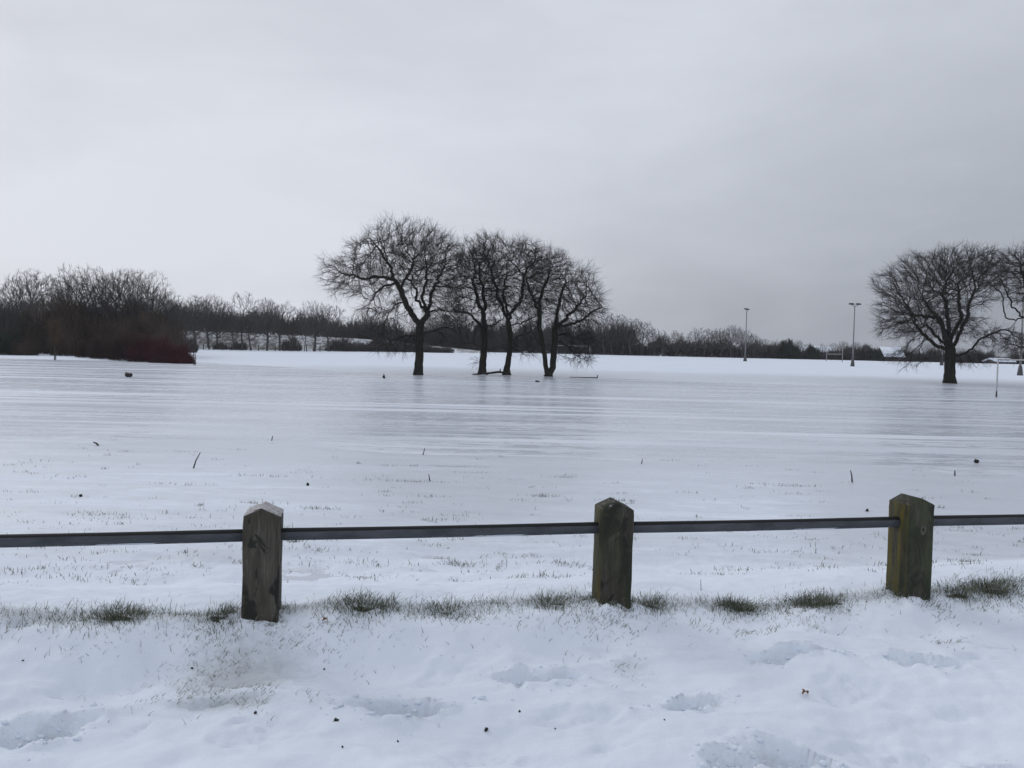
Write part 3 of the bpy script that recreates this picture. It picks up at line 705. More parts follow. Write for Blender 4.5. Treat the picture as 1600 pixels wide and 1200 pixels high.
bough('pale bare branch lying in front of the dark red shrub', [
    ([GP(240, 560, 73.0, .15), GP(247, 560, 73.0, .25), GP(252, 560, 73.2, .45), GP(258, 560, 73.4, .5)], [.04, .04, .035, .02])], M_TREE[3])

# ------------------------------------------------------------------ background trees
def bare_variant(seed, Hh, shape, rroot, natt, step=0.32, per=2, rtip=0.014, rt=0.014):
    r = np.random.default_rng(seed)
    cr = {'round': [(0, 0.62, 0.36, 0.36)], 'tall': [(0, 0.62, 0.22, 0.40)], 'fan': [(0, 0.72, 0.38, 0.28), (0, 0.5, 0.22, 0.25)], 'wide': [(0, 0.60, 0.44, 0.38)], 'multi': [(-0.14, 0.58, 0.2, 0.38), (0.14, 0.62, 0.2, 0.38)]}[shape]
    pts = [np.array([0, 0, -0.3])]; lean = r.normal(0, 0.03, 2)
    tr = resample([np.array([0, 0, -0.3]), np.array([lean[0] * Hh, lean[1] * Hh, Hh * 0.28])], step, 0.04, r)
    pos = list(tr); par = [-1] + list(range(len(tr) - 1)); lock = max(1, int(len(tr) * 0.55))
    att = np.vstack([ell_points(natt // len(cr), (cx * Hh, 0, cz * Hh), (rx * Hh, rx * Hh * 0.9, rz * Hh), r, 0.4) for cx, cz, rx, rz in cr])
    NP, pr = colonize(pos, par, att, step, Hh * 0.5, 0.40, 80, r, 0.26, (0, 0, 0.06), lock, 0.3)
    rad, ch = pipe_radii(NP, pr, rtip, rroot)
    sel = np.arange(len(NP)) > 0; big = sel & (rad > 0.05)
    V, Q = tubes_from_graph(NP, pr, rad, big, 6); m1 = mesh_np('trunk', V, [Q])
    V, Q = tubes_from_graph(NP, pr, rad, sel & ~big, 3)
    V2, Q2 = make_twigs(NP, pr, rad, 0.024, per, 0.3, 0.8, r, np.array([0, 0, Hh * 0.5]), 0.3, rt)
    m2 = mesh_np('crown', np.vstack([V, V2]), [np.vstack([Q, Q2 + len(V)])], False)
    top = max(V[:, 2].max(), V2[:, 2].max())
    return m1, m2, top
VARS = {}
for nm, args in {'round': (101, 9, 'round', .17, 1700), 'round2': (102, 9, 'round', .19, 2000), 'tall': (103, 10, 'tall', .14, 1000), 'tall2': (104, 10, 'tall', .13, 700), 'fan': (105, 9, 'fan', .18, 1600), 'multi': (106, 8.5, 'multi', .15, 1600), 'fan2': (107, 9, 'fan', .16, 1200)}.items():
    VARS[nm] = bare_variant(*args)
VARS['wood'] = bare_variant(111, 10, 'wide', .26, 3400, 0.24, 2, 0.011, 0.010); VARS['wood2'] = bare_variant(112, 10, 'wide', .24, 3000, 0.24, 2, 0.011, 0.010)
def slot(o, m):
    if len(o.data.materials) == 0: o.data.materials.append(None)
    o.material_slots[0].link = 'OBJECT'; o.material_slots[0].material = m; return o
ORD = ['first', 'second', 'third', 'fourth', 'fifth', 'sixth', 'seventh', 'eighth', 'ninth', 'tenth', 'eleventh', 'twelfth', 'thirteenth', 'fourteenth', 'fifteenth', 'sixteenth', 'seventeenth', 'eighteenth']
LOOK = {'round': 'round-crowned', 'round2': 'round-crowned', 'tall': 'tall narrow', 'tall2': 'tall thin', 'fan': 'fan-shaped', 'fan2': 'fan-shaped', 'multi': 'broad bushy', 'wood': 'wide-domed', 'wood2': 'wide-domed'}
def bg_tree(px, top, depth, nm, mi, label, group, base=None, wide=1.0):
    p = P(px, hor(px), depth); z = gz(p[0], p[1]) if base is None else base
    a, b, vt = VARS[nm]
    s = (P(px, top, depth)[2] - z) / vt
    o = empty('bare_tree', (p[0], p[1], z), random.uniform(0, 6.28)); o.scale = (s * wide * random.uniform(.9, 1.12), s * wide, s)
    tag(o, label, 'tree', group); slot(obj('trunk', a, None, o), M_TREE[2]); slot(obj('crown', b, None, o), M_TREE[mi]); return o
def row(spec, what, group):
    spec = sorted(spec, key=lambda s: s[0])
    for i, s in enumerate(spec):
        px, top, dep, nm, mi = s[:5]; wd = s[5] if len(s) > 5 else 1.0
        bg_tree(px, top, dep, nm, mi, what % (LOOK[nm], ORD[i]), group, None, wd)
# wood on the left
row([(-60, 434, 98, 'wood', 2), (-20, 455, 95, 'wood2', 2), (10, 456, 94, 'multi', 2), (26, 428, 114, 'tall', 3, 1.3), (45, 418, 112, 'round', 0), (66, 424, 110, 'tall2', 0, 1.2), (84, 448, 95, 'round2', 1), (104, 409, 108, 'tall', 0), (122, 425, 100, 'wood', 2, .8), (152, 413, 98, 'wood2', 2), (186, 414, 98, 'wood', 2), (214, 418, 97, 'wood2', 1), (238, 442, 95, 'wood', 2, .8), (258, 456, 97, 'round2', 2), (274, 460, 104, 'multi', 2)],
    'dark bare %s tree, %s from left in the wood behind the red shrubs', 'trees of the wood on the left')
# along the foot of the bank
row([(290, 468, 151, 'wood', 2, .8), (306, 458, 153, 'round2', 2), (327, 457, 150, 'wood2', 2, .9), (341, 468, 152, 'round', 2), (365, 482, 150, 'multi', 0), (380, 454, 150, 'tall2', 0, 1.2), (393, 484, 153, 'round', 2), (417, 462, 149, 'wood', 0, .8), (437, 467, 150, 'fan2', 2), (455, 488, 152, 'multi', 1), (476, 489, 150, 'tall', 0), (492, 467, 149, 'wood2', 0, .75), (514, 472, 149, 'fan', 0), (535, 493, 151, 'multi', 2)],
    'grey bare %s tree, %s from left along the foot of the snowy bank', 'trees along the snowy bank')
# behind the oak clump
row([(552, 488, 172, 'tall', 0), (568, 486, 174, 'round', 2), (585, 492, 172, 'fan', 0), (602, 494, 174, 'round2', 2), (622, 496, 172, 'multi', 2), (645, 495, 173, 'round', 2), (668, 494, 172, 'fan', 2), (692, 490, 174, 'round', 0), (715, 492, 173, 'round2', 2), (740, 494, 172, 'fan2', 2), (770, 496, 174, 'round', 1), (800, 496, 172, 'round2', 2), (830, 494, 173, 'multi', 2), (862, 494, 172, 'round', 2), (892, 492, 174, 'fan', 2), (918, 490, 173, 'round2', 2)],
    'dim bare %s tree, %s from left in the belt behind the shore oaks', 'trees behind the shore oaks')
row([(945, 490, 170, 'tall', 0, 1.4), (957, 488, 171, 'round', 0), (972, 490, 170, 'tall', 2, 1.3), (986, 495, 169, 'round2', 2), (1003, 498, 170, 'fan', 2), (1020, 512, 171, 'round', 2), (1036, 515, 170, 'tall', 2, 1.4), (1056, 515, 170, 'round2', 1), (1070, 520, 171, 'multi', 1), (1085, 511, 170, 'tall', 0, 1.3), (1099, 511, 170, 'tall2', 0, 1.5), (1112, 514, 171, 'round', 2), (1125, 511, 170, 'round2', 1), (1143, 506, 169, 'round', 0), (1159, 511, 170, 'fan', 3)],
    'bare %s tree, %s from left between shore oaks and leftmost floodlight mast', 'trees of the far line')
row([(1176, 520, 170, 'round', 0), (1192, 527, 171, 'fan', 3), (1210, 528, 170, 'multi', 0), (1226, 529, 171, 'round', 1), (1246, 530, 170, 'round2', 2), (1262, 534, 171, 'multi', 2), (1284, 536, 176, 'tall', 2, 1.4), (1302, 535, 177, 'tall2', 0, 1.4), (1317, 532, 172, 'round', 1)],
    'low bare %s tree, %s from the left between the two floodlight masts', 'trees of the far line')
row([(1336, 533, 172, 'round2', 2), (1349, 537, 172, 'fan', 2), (1360, 541, 172, 'multi', 2), (1416, 538, 174, 'round', 0), (1430, 540, 172, 'multi', 2), (1450, 535, 172, 'round', 2), (1472, 538, 171, 'round2', 2), (1500, 540, 172, 'multi', 2), (1525, 540, 172, 'round', 2), (1548, 545, 178, 'fan2', 2), (1582, 543, 172, 'round2', 2), (1610, 540, 172, 'round', 2), (1640, 540, 172, 'multi', 2)],
    'low bare %s tree, %s from the left behind the round right-hand oak', 'trees of the far line')

# undergrowth masses: thousands of upright sprays
def sprays(name, label, path, hfun, depth_w, n, mat_, wid=(0.05, 0.14), ln=(0.6, 1.6), base=None, spread=0.45, seed=1):
    r = np.random.default_rng(seed); path = np.asarray(path, float)
    seg = np.linalg.norm(np.diff(path, axis=0), axis=1); cum = np.concatenate([[0], np.cumsum(seg)])
    t = r.uniform(0, cum[-1], n); cx = np.interp(t, cum, path[:, 0]) + r.normal(0, 0.3, n); cy = np.interp(t, cum, path[:, 1]) + r.uniform(-depth_w / 2, depth_w / 2, n)
    zb = ground_h(cx, cy, False) if base is None else np.interp(t, cum, base)
    Ht = hfun(t / cum[-1]) * (0.80 + 0.75 * fbm(cx * 0.45, cy * 0.3, seed + 3, 3))
    z0 = zb + r.uniform(0, 1, n) ** 0.9 * Ht * 0.92 - 0.25
    L_ = r.uniform(*ln, n); W_ = r.uniform(*wid, n)
    dr = unit(np.stack([r.normal(0, spread, n), r.normal(0, spread, n), np.ones(n)], 1))
    p0 = np.stack([cx, cy, z0], 1); p1 = p0 + dr * L_[:, None]
    V, Q = prisms(p0, p1, W_ / 2, W_ * 0.12)
    o = obj(name, mesh_np(name, V, [Q], False), mat_); tag(o, label, kind='stuff'); return o
def pth(pxs, dep): return [P(x, hor(x), d_)[:2] for x, d_ in zip(pxs, dep)]
def prof_h(xs_, hs): return lambda t: np.interp(t, np.linspace(0, 1, len(hs)), hs)
sprays('undergrowth', 'brown tangled undergrowth filling the foot of the left wood', pth([-120, 40, 160, 270], [102, 99, 96, 92]), prof_h(None, [5.4, 4.6, 5.2, 5.0, 5.6, 5.4, 4.0]), 8, 22000, M_UNDER_B, (0.035, 0.11), (0.7, 1.7), seed=201)
sprays('undergrowth', 'dark hedge mass along the top of the snowy bank', pth([-150, 120, 280, 420, 560, 610], [166] * 6), prof_h(None, [5.6, 5.8, 5.6, 5.0, 4.2, 3.6]), 7, 21000, M_UNDER_G, (0.07, 0.19), (0.7, 1.7), base=[P(x, y, 163)[2] for x, y in zip([-150, 120, 280, 420, 560, 610], [512, 514, 517, 523, 530, 534])], seed=202)
sprays('undergrowth', 'dark dense thicket behind the four shore oaks', pth([550, 700, 850, 990], [176] * 4), prof_h(None, [4.6, 5.2, 6.0, 6.4, 6.2, 5.8]), 7, 24000, M_UNDER_G, (0.07, 0.19), (0.7, 1.8), seed=203)
HX = [960, 1000, 1060, 1150, 1240, 1262, 1290, 1310, 1366, 1374, 1408, 1416, 1540, 1546, 1580, 1590, 1680]; HV = [4.8, 4.4, 3.6, 3.6, 3.2, 1.6, 1.6, 2.9, 2.6, 0.9, 0.9, 2.4, 2.4, 1.1, 1.1, 2.3, 2.5]
sprays('undergrowth', 'dark hedge mass below the far tree line on the right', pth([960, 1320, 1680], [175, 175, 175]), lambda t: np.interp(960 + t * 720, HX, HV), 6, 33000, M_UNDER_G, (0.06, 0.17), (0.4, 1.2), seed=204)

sprays('undergrowth', 'low dark scrub strip at the right foot of the snowy bank', pth([535, 705], [151, 151]), prof_h(None, [1.6, 2.6, 2.9, 2.6, 1.8, 0.8]), 3, 7000, M_UNDER_G, (0.05, 0.13), (0.3, 0.8), seed=205)
# shrubs as things
def shrub(name, label, px, depth, width, height, n, mat_, seed, group=None, lean=0.5, wid=(0.02, 0.045), round_=True):
    r = np.random.default_rng(seed); p = P(px, hor(px), depth); c = np.array([p[0], p[1], gz(p[0], p[1])])
    a = r.uniform(0, 6.283, n); q = np.sqrt(r.uniform(0, 1, n)); bx = q * np.cos(a) * width / 2 * 0.8; by = q * np.sin(a) * min(width, 5) / 2 * 0.8
    dome = np.clip(1 - (bx / (width / 2)) ** 2, 0.12, 1) * height * (0.8 + 1.1 * vn(bx * 1.3 + seed, by * 0.7, seed))
    z0 = r.uniform(-0.05, 0.7, n) * dome; L_ = r.uniform(0.25, 0.85, n) * np.minimum(dome, 1.9) * 0.9
    dr = unit(np.stack([r.normal(0, 0.35, n) + bx / width * lean * 2, r.normal(0, 0.35, n), np.ones(n)], 1))
    p0 = np.stack([bx, by, z0], 1); mid = p0 + dr * L_[:, None] * 0.5; p1 = mid + unit(dr + r.normal(0, 0.22, (n, 3))) * L_[:, None] * 0.5
    w_ = r.uniform(*wid, n) / 2
    V, Q = prisms(np.concatenate([p0, mid]), np.concatenate([mid, p1]), np.concatenate([w_, w_ * 0.7]), np.concatenate([w_ * 0.7, w_ * 0.25]))
    o = obj(name, mesh_np(name, V, [Q], False), mat_, None, tuple(c)); tag(o, label, 'shrub', group); return o
for i, (px, dep, wd, ht, lb) in enumerate([(148, 85, 4.4, 1.7, 'dark red stemmed shrub at the left end of the red clump'), (176, 82, 5.0, 2.3, 'dark red stemmed shrub second from left in the red clump'), (207, 79, 5.2, 2.7, 'tall dark red stemmed shrub in the middle of the red clump'), (238, 76, 5.4, 2.1, 'dark red stemmed shrub behind the pale fallen branch'), (267, 73.5, 4.6, 1.75, 'deep red rounded shrub near the right end of the red clump'), (286, 72.0, 2.6, 0.95, 'lowest red shrub, beside the thin staked sapling')]):
    shrub('red_stemmed_shrub', lb, px, dep, wd, ht, 2400, M_RED if i > 2 else M_REDB, 300 + i, 'red stemmed shrubs', wid=(0.018, 0.05))
for i, (px, dep, wd, ht, m_, lb) in enumerate([(8, 88, 4.5, 3.0, M_EVER, 'dark green ivy clad bush at the left edge'), (38, 88, 3.2, 2.2, M_UNDER_B, 'low brown bush right of the dark ivy bush'), (110, 90, 5.0, 3.6, M_UNDER_B, 'brown bush left of the red shrubs'), (190, 88, 6.0, 4.4, M_UNDER_B, 'tall brown thicket behind the red shrubs'), (245, 86, 5.0, 3.2, M_UNDER_B, 'brown bush behind the right end of the red shrubs'), (290, 120, 4.0, 3.0, M_UNDER_G, 'grey scrub bush between the red shrubs and the bank')]):
    shrub('brown_shrub' if m_ is not M_EVER else 'ivy_bush', lb, px, dep, wd, ht, 1800, m_, 320 + i, None, wid=(0.03, 0.07))
for i, (px, wd, ht, lb) in enumerate([(345, 3.0, 1.2, 'low scrub under the leftmost trees of the bank'), (372, 4.0, 1.4, 'scrub at the bank foot below the tall thin tree'), (455, 4.5, 2.6, 'dome of brown scrub on the middle of the bank'), (532, 7.0, 2.4, 'dark scrub at the right end of the bank')]):
    shrub('bank_scrub', lb, px, 152, wd, ht, 1100, M_UNDER_G, 340 + i, 'scrub on the snowy bank', wid=(0.05, 0.1))
for i, (px, ht, lb) in enumerate([(1232, 4.0, 'dark green rounded evergreen left of the rugby posts'), (1272, 3.6, 'dark pointed conifer left of the rugby posts'), (1372, 2.2, 'dull green bush left of the snow roofed house')]):
    shrub('evergreen_bush', lb, px, 170, 5.5 if i != 1 else 2.2, ht, 1600, M_EVER, 360 + i, None, wid=(0.08, 0.2))

# two young trees at the edge of the ice on the left, each on its stem
def sapling(label, px, top, depth, mat_, seed, dense):
    r = np.random.default_rng(seed); p = P(px, hor(px), depth); z = gz(p[0], p[1]); H_ = P(px, top, depth)[2] - z
    o = empty('young_tree', (p[0], p[1], z)); tag(o, label, 'tree')
    stem = np.array([(0.02 * math.sin(i * 1.3), 0, H_ * i / 6 - 0.1) for i in range(7)]); m = MB(); m.tube(stem, np.linspace(0.05, 0.015, 7), 6); m.build('trunk', M_WOODY, o, True)
    MB().tube([(0.12, 0, -0.1), (0.12, 0, 0.95)], [0.04, 0.04], 6).build('stake', M_WOODY, o)
    n = dense; z0 = r.uniform(0.35, 0.95, n) * H_; a = r.uniform(0, 6.28, n); L_ = (0.25 + 0.8 * np.sin((z0 / H_ - 0.3) * 4.2)).clip(0.15) * H_ * 0.3 * r.uniform(0.4, 1, n)
    dr = unit(np.stack([np.cos(a), np.sin(a), r.uniform(0.4, 1.4, n)], 1)); p0 = np.stack([0 * a, 0 * a, z0], 1); p1 = p0 + dr * L_[:, None]
    V, Q = prisms(p0, p1, np.full(n, 0.012), np.full(n, 0.006)); c2 = p0 + dr * L_[:, None] * r.uniform(0.3, 1, (n, 1)); e2 = c2 + unit(dr + r.normal(0, 0.6, (n, 3))) * L_[:, None] * 0.5
    V2, Q2 = prisms(c2, e2, np.full(n, 0.009), np.full(n, 0.005)); obj('crown', mesh_np('crown', np.vstack([V, V2]), [np.vstack([Q, Q2 + len(V)])], False), mat_, o)
sapling('young tree with tan twigs standing before the brown undergrowth', 85, 500, 74, M_TAN, 401, 260)
sapling('thin staked sapling right of the dark red shrubs', 303, 534, 68, M_WOODY, 402, 16)
for i, px in enumerate((706, 717, 733)):
    bg_tree(px, 541, 160, 'fan2', 2, ['small bare tree, left of three seen between the first two shore oaks', 'small bare tree, middle of three seen between the first two shore oaks', 'small bare tree, right of three seen between the first two shore oaks'][i], 'small trees in the gap', None, 0.8)

# wire fence at the foot of the bank
p = P(400, 545, 147); wf = empty('wire_fence', (p[0], p[1], gz(p[0], p[1]))); tag(wf, 'line of small dark fence posts at the foot of the snowy bank', 'fence')
for px in (305, 318, 333, 348, 362, 378, 391, 404, 417, 430, 444, 455, 466, 479, 490, 500):
    q = P(px, hor(px), 147); q[2] = gz(q[0], q[1]); MB().box((0, 0, 0.5), (0.14, 0.14, 1.25)).build('post', M_WOODY, wf, loc=tuple(q - np.array(wf.location)))
for hz in (0.45, 0.95):
    pp = [];
    for px in np.linspace(300, 505, 24):
        q = P(px, hor(px), 147); pp.append((q[0], q[1], gz(q[0], q[1]) + hz))
    MB().tube(np.array(pp) - np.array(wf.location), [0.012] * len(pp), 4).build('wire', M_LAMP, wf)

# ------------------------------------------------------------------ floodlight masts, goals, houses
def mast(label, px, depth, H_, yaw, arm):
    p = P(px, hor(px) + 10, depth); z = gz(p[0], p[1]); o = empty('floodlight_mast', (p[0], p[1], z), yaw); tag(o, label, 'floodlight', 'floodlight masts')
    MB().tube([(0, 0, 0.9), (0, 0, H_ * 0.5), (0, 0, H_)], [0.105, 0.085, 0.06], 10).build('pole', M_POLE, o, True)
    MB().tube([(0, 0, -0.2), (0, 0, 0.25), (0, 0, 0.95), (0, 0, 1.0)], [0.30, 0.26, 0.16, 0.11], 10).build('base', M_LAMP, o, True)
    MB().tube([(-arm, 0, H_ + 0.12), (-arm * 0.35, 0, H_ - 0.05), (0, 0, H_ - 0.12), (arm * 0.35, 0, H_ - 0.05), (arm, 0, H_ + 0.12)], [0.04] * 5, 6).build('crossarm', M_POLE, o, True)
    for s in (-1, 1):
        l = MB(); l.add([(-.3, -.3, .02), (.3, -.3, .02), (.3, .3, .10), (-.3, .3, .10), (-.2, -.2, .24), (.2, -.2, .24), (.2, .2, .28), (-.2, .2, .28)], [(3, 2, 1, 0), (4, 5, 6, 7), (0, 1, 5, 4), (1, 2, 6, 5), (2, 3, 7, 6), (3, 0, 4, 7)])
        lp = l.build('lamp_head', M_LAMP, o, loc=(s * arm, 0, H_ + 0.08)); MB().add([(-.27, -.27, .012), (.27, -.27, .012), (.27, .27, .085), (-.27, .27, .085)], [(3, 2, 1, 0)]).build('lens', M_GLASS, lp)
mast('floodlight mast with two joined lamp heads, leftmost of the masts', 1164, 130, 7.9, R(62), 0.55)
mast('floodlight mast with two spread lamp heads beside the rugby posts', 1332, 110, 8.0, R(4), 0.46)
mast('floodlight mast at the right edge behind the goal, its top lost in oak branches', 1594, 84, 8.0, R(20), 0.5)
mast('floodlight mast mostly hidden behind the round right-hand oak', 1471, 133, 7.9, R(50), 0.5)

def rugby():
    a = P(1291, hor(1291) + 4, 150); b = P(1316, hor(1316) + 4, 143)
    o = empty('rugby_posts', (a[0], a[1], gz(a[0], a[1]))); tag(o, 'white H-shaped rugby posts left of the middle floodlight mast', 'goal posts')
    bo = b - a; bo[2] = gz(b[0], b[1]) - gz(a[0], a[1])
    ha = P(1291.4, 538.5, 150)[2] - o.location[2]; hb = P(1317, 532.5, 143)[2] - o.location[2]
    MB().tube([(0, 0, -0.3), (0, 0, ha)], [0.06, 0.05], 8).build('upright', M_GREYP, o, True)
    MB().tube([(bo[0], bo[1], -0.3), (bo[0], bo[1], hb)], [0.065, 0.055], 8).build('upright', M_GREYP, o, True)
    za = P(1291, 553.2, 150)[2] - o.location[2]
    MB().tube([(0, 0, za), (bo[0], bo[1], za)], [0.05, 0.05], 8).build('crossbar', M_GREYP, o, True)
rugby()
def goal(label, pa, da, pb, db, top, mat_, rad, back):
    a = P(pa, hor(pa) + 3, da); b = P(pb, hor(pb) + 3, db); za = max(gz(a[0], a[1]), ICE_Z if da < 57 else -9); a[2] = za
    H_ = P(pa, top, da)[2] - za; o = empty('football_goal', tuple(a)); tag(o, label, 'goal')
    v = b - a; v[2] = 0
    MB().tube([(0, 0, -0.25), (0, 0, H_)], [rad, rad], 8).build('upright', mat_, o, True)
    MB().tube([(v[0], v[1], -0.25), (v[0], v[1], H_)], [rad, rad], 8).build('upright', mat_, o, True)
    MB().tube([(0, 0, H_ - rad), (v[0], v[1], H_ - rad)], [rad * .97, rad * .97], 8).build('crossbar', mat_, o, True)
    nrm = np.array([-v[1], v[0], 0]) / np.linalg.norm(v[:2]); nrm *= 1 if nrm[1] > 0 else -1
    if back:
        for q in (np.zeros(3), v):
            MB().tube([q + (0, 0, H_ - rad), q + nrm * back * 0.6 + (0, 0, H_ - 0.05), q + nrm * back + (0, 0, 0.05)], [rad * .5] * 3, 6).build('net_stay', mat_, o, True)
        MB().tube([nrm * back * 0.6 + (0, 0, H_ - 0.05), v + nrm * back * 0.6 + (0, 0, H_ - 0.05)], [rad * .5] * 2, 6).build('rear_bar', mat_, o, True)
    sl = MB().tube([(0, 0, -0.1), (0, 0, 0.28)], [rad * 1.12, rad * 1.12], 8).build('foot_sleeve', M_LAMP, o, True)
goal('white football goal standing in the ice at the right edge', 1559, 40.0, 1740, 41.0, 560.5, M_WHITE, 0.036, 0)
goal('worn white football goal far off behind the two-stemmed oak', 921, 150, 868, 152, 540.5, M_GREYP, 0.05, 1.4)

def house(label, px, depth, wid, dep, eave_px, ridge_px, yaw, wallmat, nwin):
    p = P(px, hor(px), depth); z = gz(p[0], p[1]); o = empty('house', (p[0], p[1], z), yaw); tag(o, label, 'house', 'houses beyond the hedge')
    he = P(px, eave_px, depth)[2] - z; hr = P(px, ridge_px, depth)[2] - z; x, y = wid / 2, dep / 2
    MB().add([(-x,-y,-.5),(x,-y,-.5),(x,y,-.5),(-x,y,-.5),(-x,-y,he),(x,-y,he),(x,y,he),(-x,y,he),(-x,0,hr),(x,0,hr)], [(0,1,5,4),(2,3,7,6)], [(4,8,7),(5,6,9),]).add([(-x,-y,-.5),(-x,-y,he),(-x,y,he),(-x,y,-.5),(x,-y,-.5),(x,-y,he),(x,y,he),(x,y,-.5)], [(3,2,1,0),(4,5,6,7)]).build('wall', wallmat, o)
    x2, y2 = x + .4, y + .5; dz = (hr - he) * .5 / y
    rf = MB(); rf.add([(-x2,-y2,he-dz),(x2,-y2,he-dz),(x2,0,hr+.02),(-x2,0,hr+.02),(x2,y2,he-dz),(-x2,y2,he-dz),(-x2,-y2,he-dz+.14),(x2,-y2,he-dz+.22),(x2,0,hr+.26),(-x2,0,hr+.26),(x2,y2,he-dz+.22),(-x2,y2,he-dz+.22)], [(3,2,1,0),(2,3,5,4),(6,7,8,9),(9,8,10,11),(0,1,7,6),(4,5,11,10),(1,2,8,7),(2,4,10,8),(3,0,6,9),(5,3,9,11)])
    r_ = rf.build('roof', M_SNOW, o)
    for i in range(nwin):
        wx = -x + (i + 1) * wid / (nwin + 1); f = MB().box((wx, -y - .03, he * .62), (0.8, .1, 0.8)).build('window', M_LAMP, o); MB().box((wx, -y - .09, he * .62), (.65, .04, .65)).build('pane', M_PANE, f)
house('house with a broad snow covered roof left of the round oak', 1390, 170.5, 3.3, 5, 555.5, 544, R(-6), M_BRICK, 2)
house('low house with a snowy roof behind the goal at the right edge', 1561, 169, 3.8, 3, 564.5, 561.5, R(8), M_BRICK, 2)
house('low snow roofed house half hidden by hedge left of the rugby posts', 1279, 184, 4.4, 6, 549.5, 542.5, R(5), M_BRICK, 2)

# ------------------------------------------------------------------ fence in front
ca, sa = math.cos(R(11.5)), math.sin(R(11.5))
PW = 0.172; RAILZ = 0.405
fx0 = 0.1293 * 4.3
fence = empty('knee_rail_fence', (fx0, fence_y(fx0), gz(fx0, fence_y(fx0)) * 0), R(11.5))
tag(fence, 'low fence of weathered wooden posts joined by a dark metal rail in the snow', 'fence')
def post_mesh(seed, eave, rise):
    r = np.random.default_rng(seed); h = PW / 2; c = 0.006
    sec = [(-h + c, -h), (0, -h), (h - c, -h), (h, -h + c), (h, h - c), (h - c, h), (0, h), (-h + c, h), (-h, h - c), (-h, -h + c)]
    zs = list(np.linspace(-0.35, eave - 0.03, 11)) + [eave]
    V = []; n = len(sec)
    for i, z in enumerate(zs):
        for j, (x, y) in enumerate(sec):
            jx, jy = r.normal(0, 0.0012, 2); zt = z
            if i == len(zs) - 1: zt = z + rise * (1 - abs(x) / h) + r.normal(0, 0.0012)
            V.append((x + jx, y + jy, zt))
    # a softened second ring for the worn top edges
    Q = [(i * n + j, i * n + (j + 1) % n, (i + 1) * n + (j + 1) % n, (i + 1) * n + j) for i in range(len(zs) - 1) for j in range(n)]
    t = (len(zs) - 1) * n; b = len(V)
    for x, y in sec: V.append((x * 0.982, y * 0.982, eave + 0.0025 + rise * (1 - abs(x * 0.982) / h)))
    Q += [(t + j, t + (j + 1) % n, b + (j + 1) % n, b + j) for j in range(n)]
    m = MB(); m.add(V, Q + [(b + 1, b + 2, b + 5, b + 6), (b + 0, b + 1, b + 6, b + 7), (b + 2, b + 3, b + 4, b + 5), (b + 7, b + 8, b + 9, b + 0)]); return m
SP = 1.80
POSTS = [(-2, 0.5, .3, .03, .3, 3), (-1, 0.15, 0.03, 0.6, .5, 11), (0, 0.7, .10, 0.12, 0.5, 23), (1, 1.0, .07, 0.02, 0.6, 37), (2, 0.6, .05, 0.05, .3, 51)]
LBL = {-1: 'grey brown wooden post with frost on its gabled top', 0: 'brown wooden post with green algae on its left face', 1: 'dark mossy wooden post with a round knot'}
posts = {}
for i, al, dk_, fr, rz, sd_ in POSTS:
    po = post_mesh(sd_, 0.512, 0.040).build('post', post_mat('weathered_post_%d' % sd_, al, dk_, fr, sd_ * 3.1, 1.12 if i == -1 else 0.82), fence, False, loc=(i * SP, 0, 0))
    po.rotation_euler = (R(random.uniform(-1.0, 1.0)), R({-1: 0.6, 0: 0.3, 1: -0.5}.get(i, 0)), R({-1: -1.5, 0: -3.0, 1: 3.0}.get(i, 0)))
    if i in LBL: po['label'] = LBL[i]
    posts[i] = po
# knot on the third post
kv = []; 
kb = MB()
for rr, yy in ((0.006, 0.003), (0.012, 0.0015), (0.015, 0.006), (0.020, 0.006), (0.024, 0.0)):
    kb.V.append(np.array([(rr * .8 * math.cos(a), -yy, rr * 1.25 * math.sin(a)) for a in np.linspace(0, 2 * math.pi, 17)[:-1]]))
kb.n = 80; kb.Q = [(i * 16 + j, i * 16 + (j + 1) % 16, (i + 1) * 16 + (j + 1) % 16, (i + 1) * 16 + j) for i in range(4) for j in range(16)]; kb.T = [(0, j, j + 1) for j in range(1, 15)]
kb.build('knot', mat('knot_wood', plain((0.085, 0.085, 0.068), 0.9, 0, .5, 60)), posts[1], True, loc=(0.012, -PW / 2 - 0.0005, 0.375))
# frost / snow layer on the first post's gable
r = np.random.default_rng(5); sx = np.linspace(-PW / 2 - .002, PW / 2 + .002, 19); sy = np.linspace(-PW / 2 + .004, PW / 2, 15)
A, B = np.meshgrid(sx, sy); th = 0.0075 + 0.006 * fbm(A * 40, B * 40, 7, 3); edge = np.minimum(1, np.minimum(PW / 2 + .003 - abs(A), PW / 2 + .001 - abs(B)) / .012)
Z = 0.512 + 0.0405 + 0.0022 - 0.0405 * abs(A) / (PW / 2) + th * np.sqrt(np.clip(edge, 0, 1)) - 0.002
B2 = B + (np.abs(B - sy[0]) < 1e-6) * 0.012 * fbm(A * 60, B * 0, 9, 2)
ii = np.arange(A.size).reshape(A.shape)
def frost_mat(t, b):
    g = G(t); g.lk(g.ramp(g.noise(g.coord(), 55, 5, .7), [(0.35, (0.20, 0.185, 0.175)), (0.62, (0.46, 0.455, 0.475))]), b.inputs['Base Color']); b.inputs['Roughness'].default_value = 0.8; g.bump(b, g.noise(g.coord(), 220, 4), 0.4, 0.004)
obj('snow_cap', mesh_np('snow_cap', np.stack([A, B2, Z], -1).reshape(-1, 3), [np.stack([ii[:-1, :-1], ii[:-1, 1:], ii[1:, 1:], ii[1:, :-1]], -1).reshape(-1, 4)]), mat('frost', frost_mat), posts[-1])
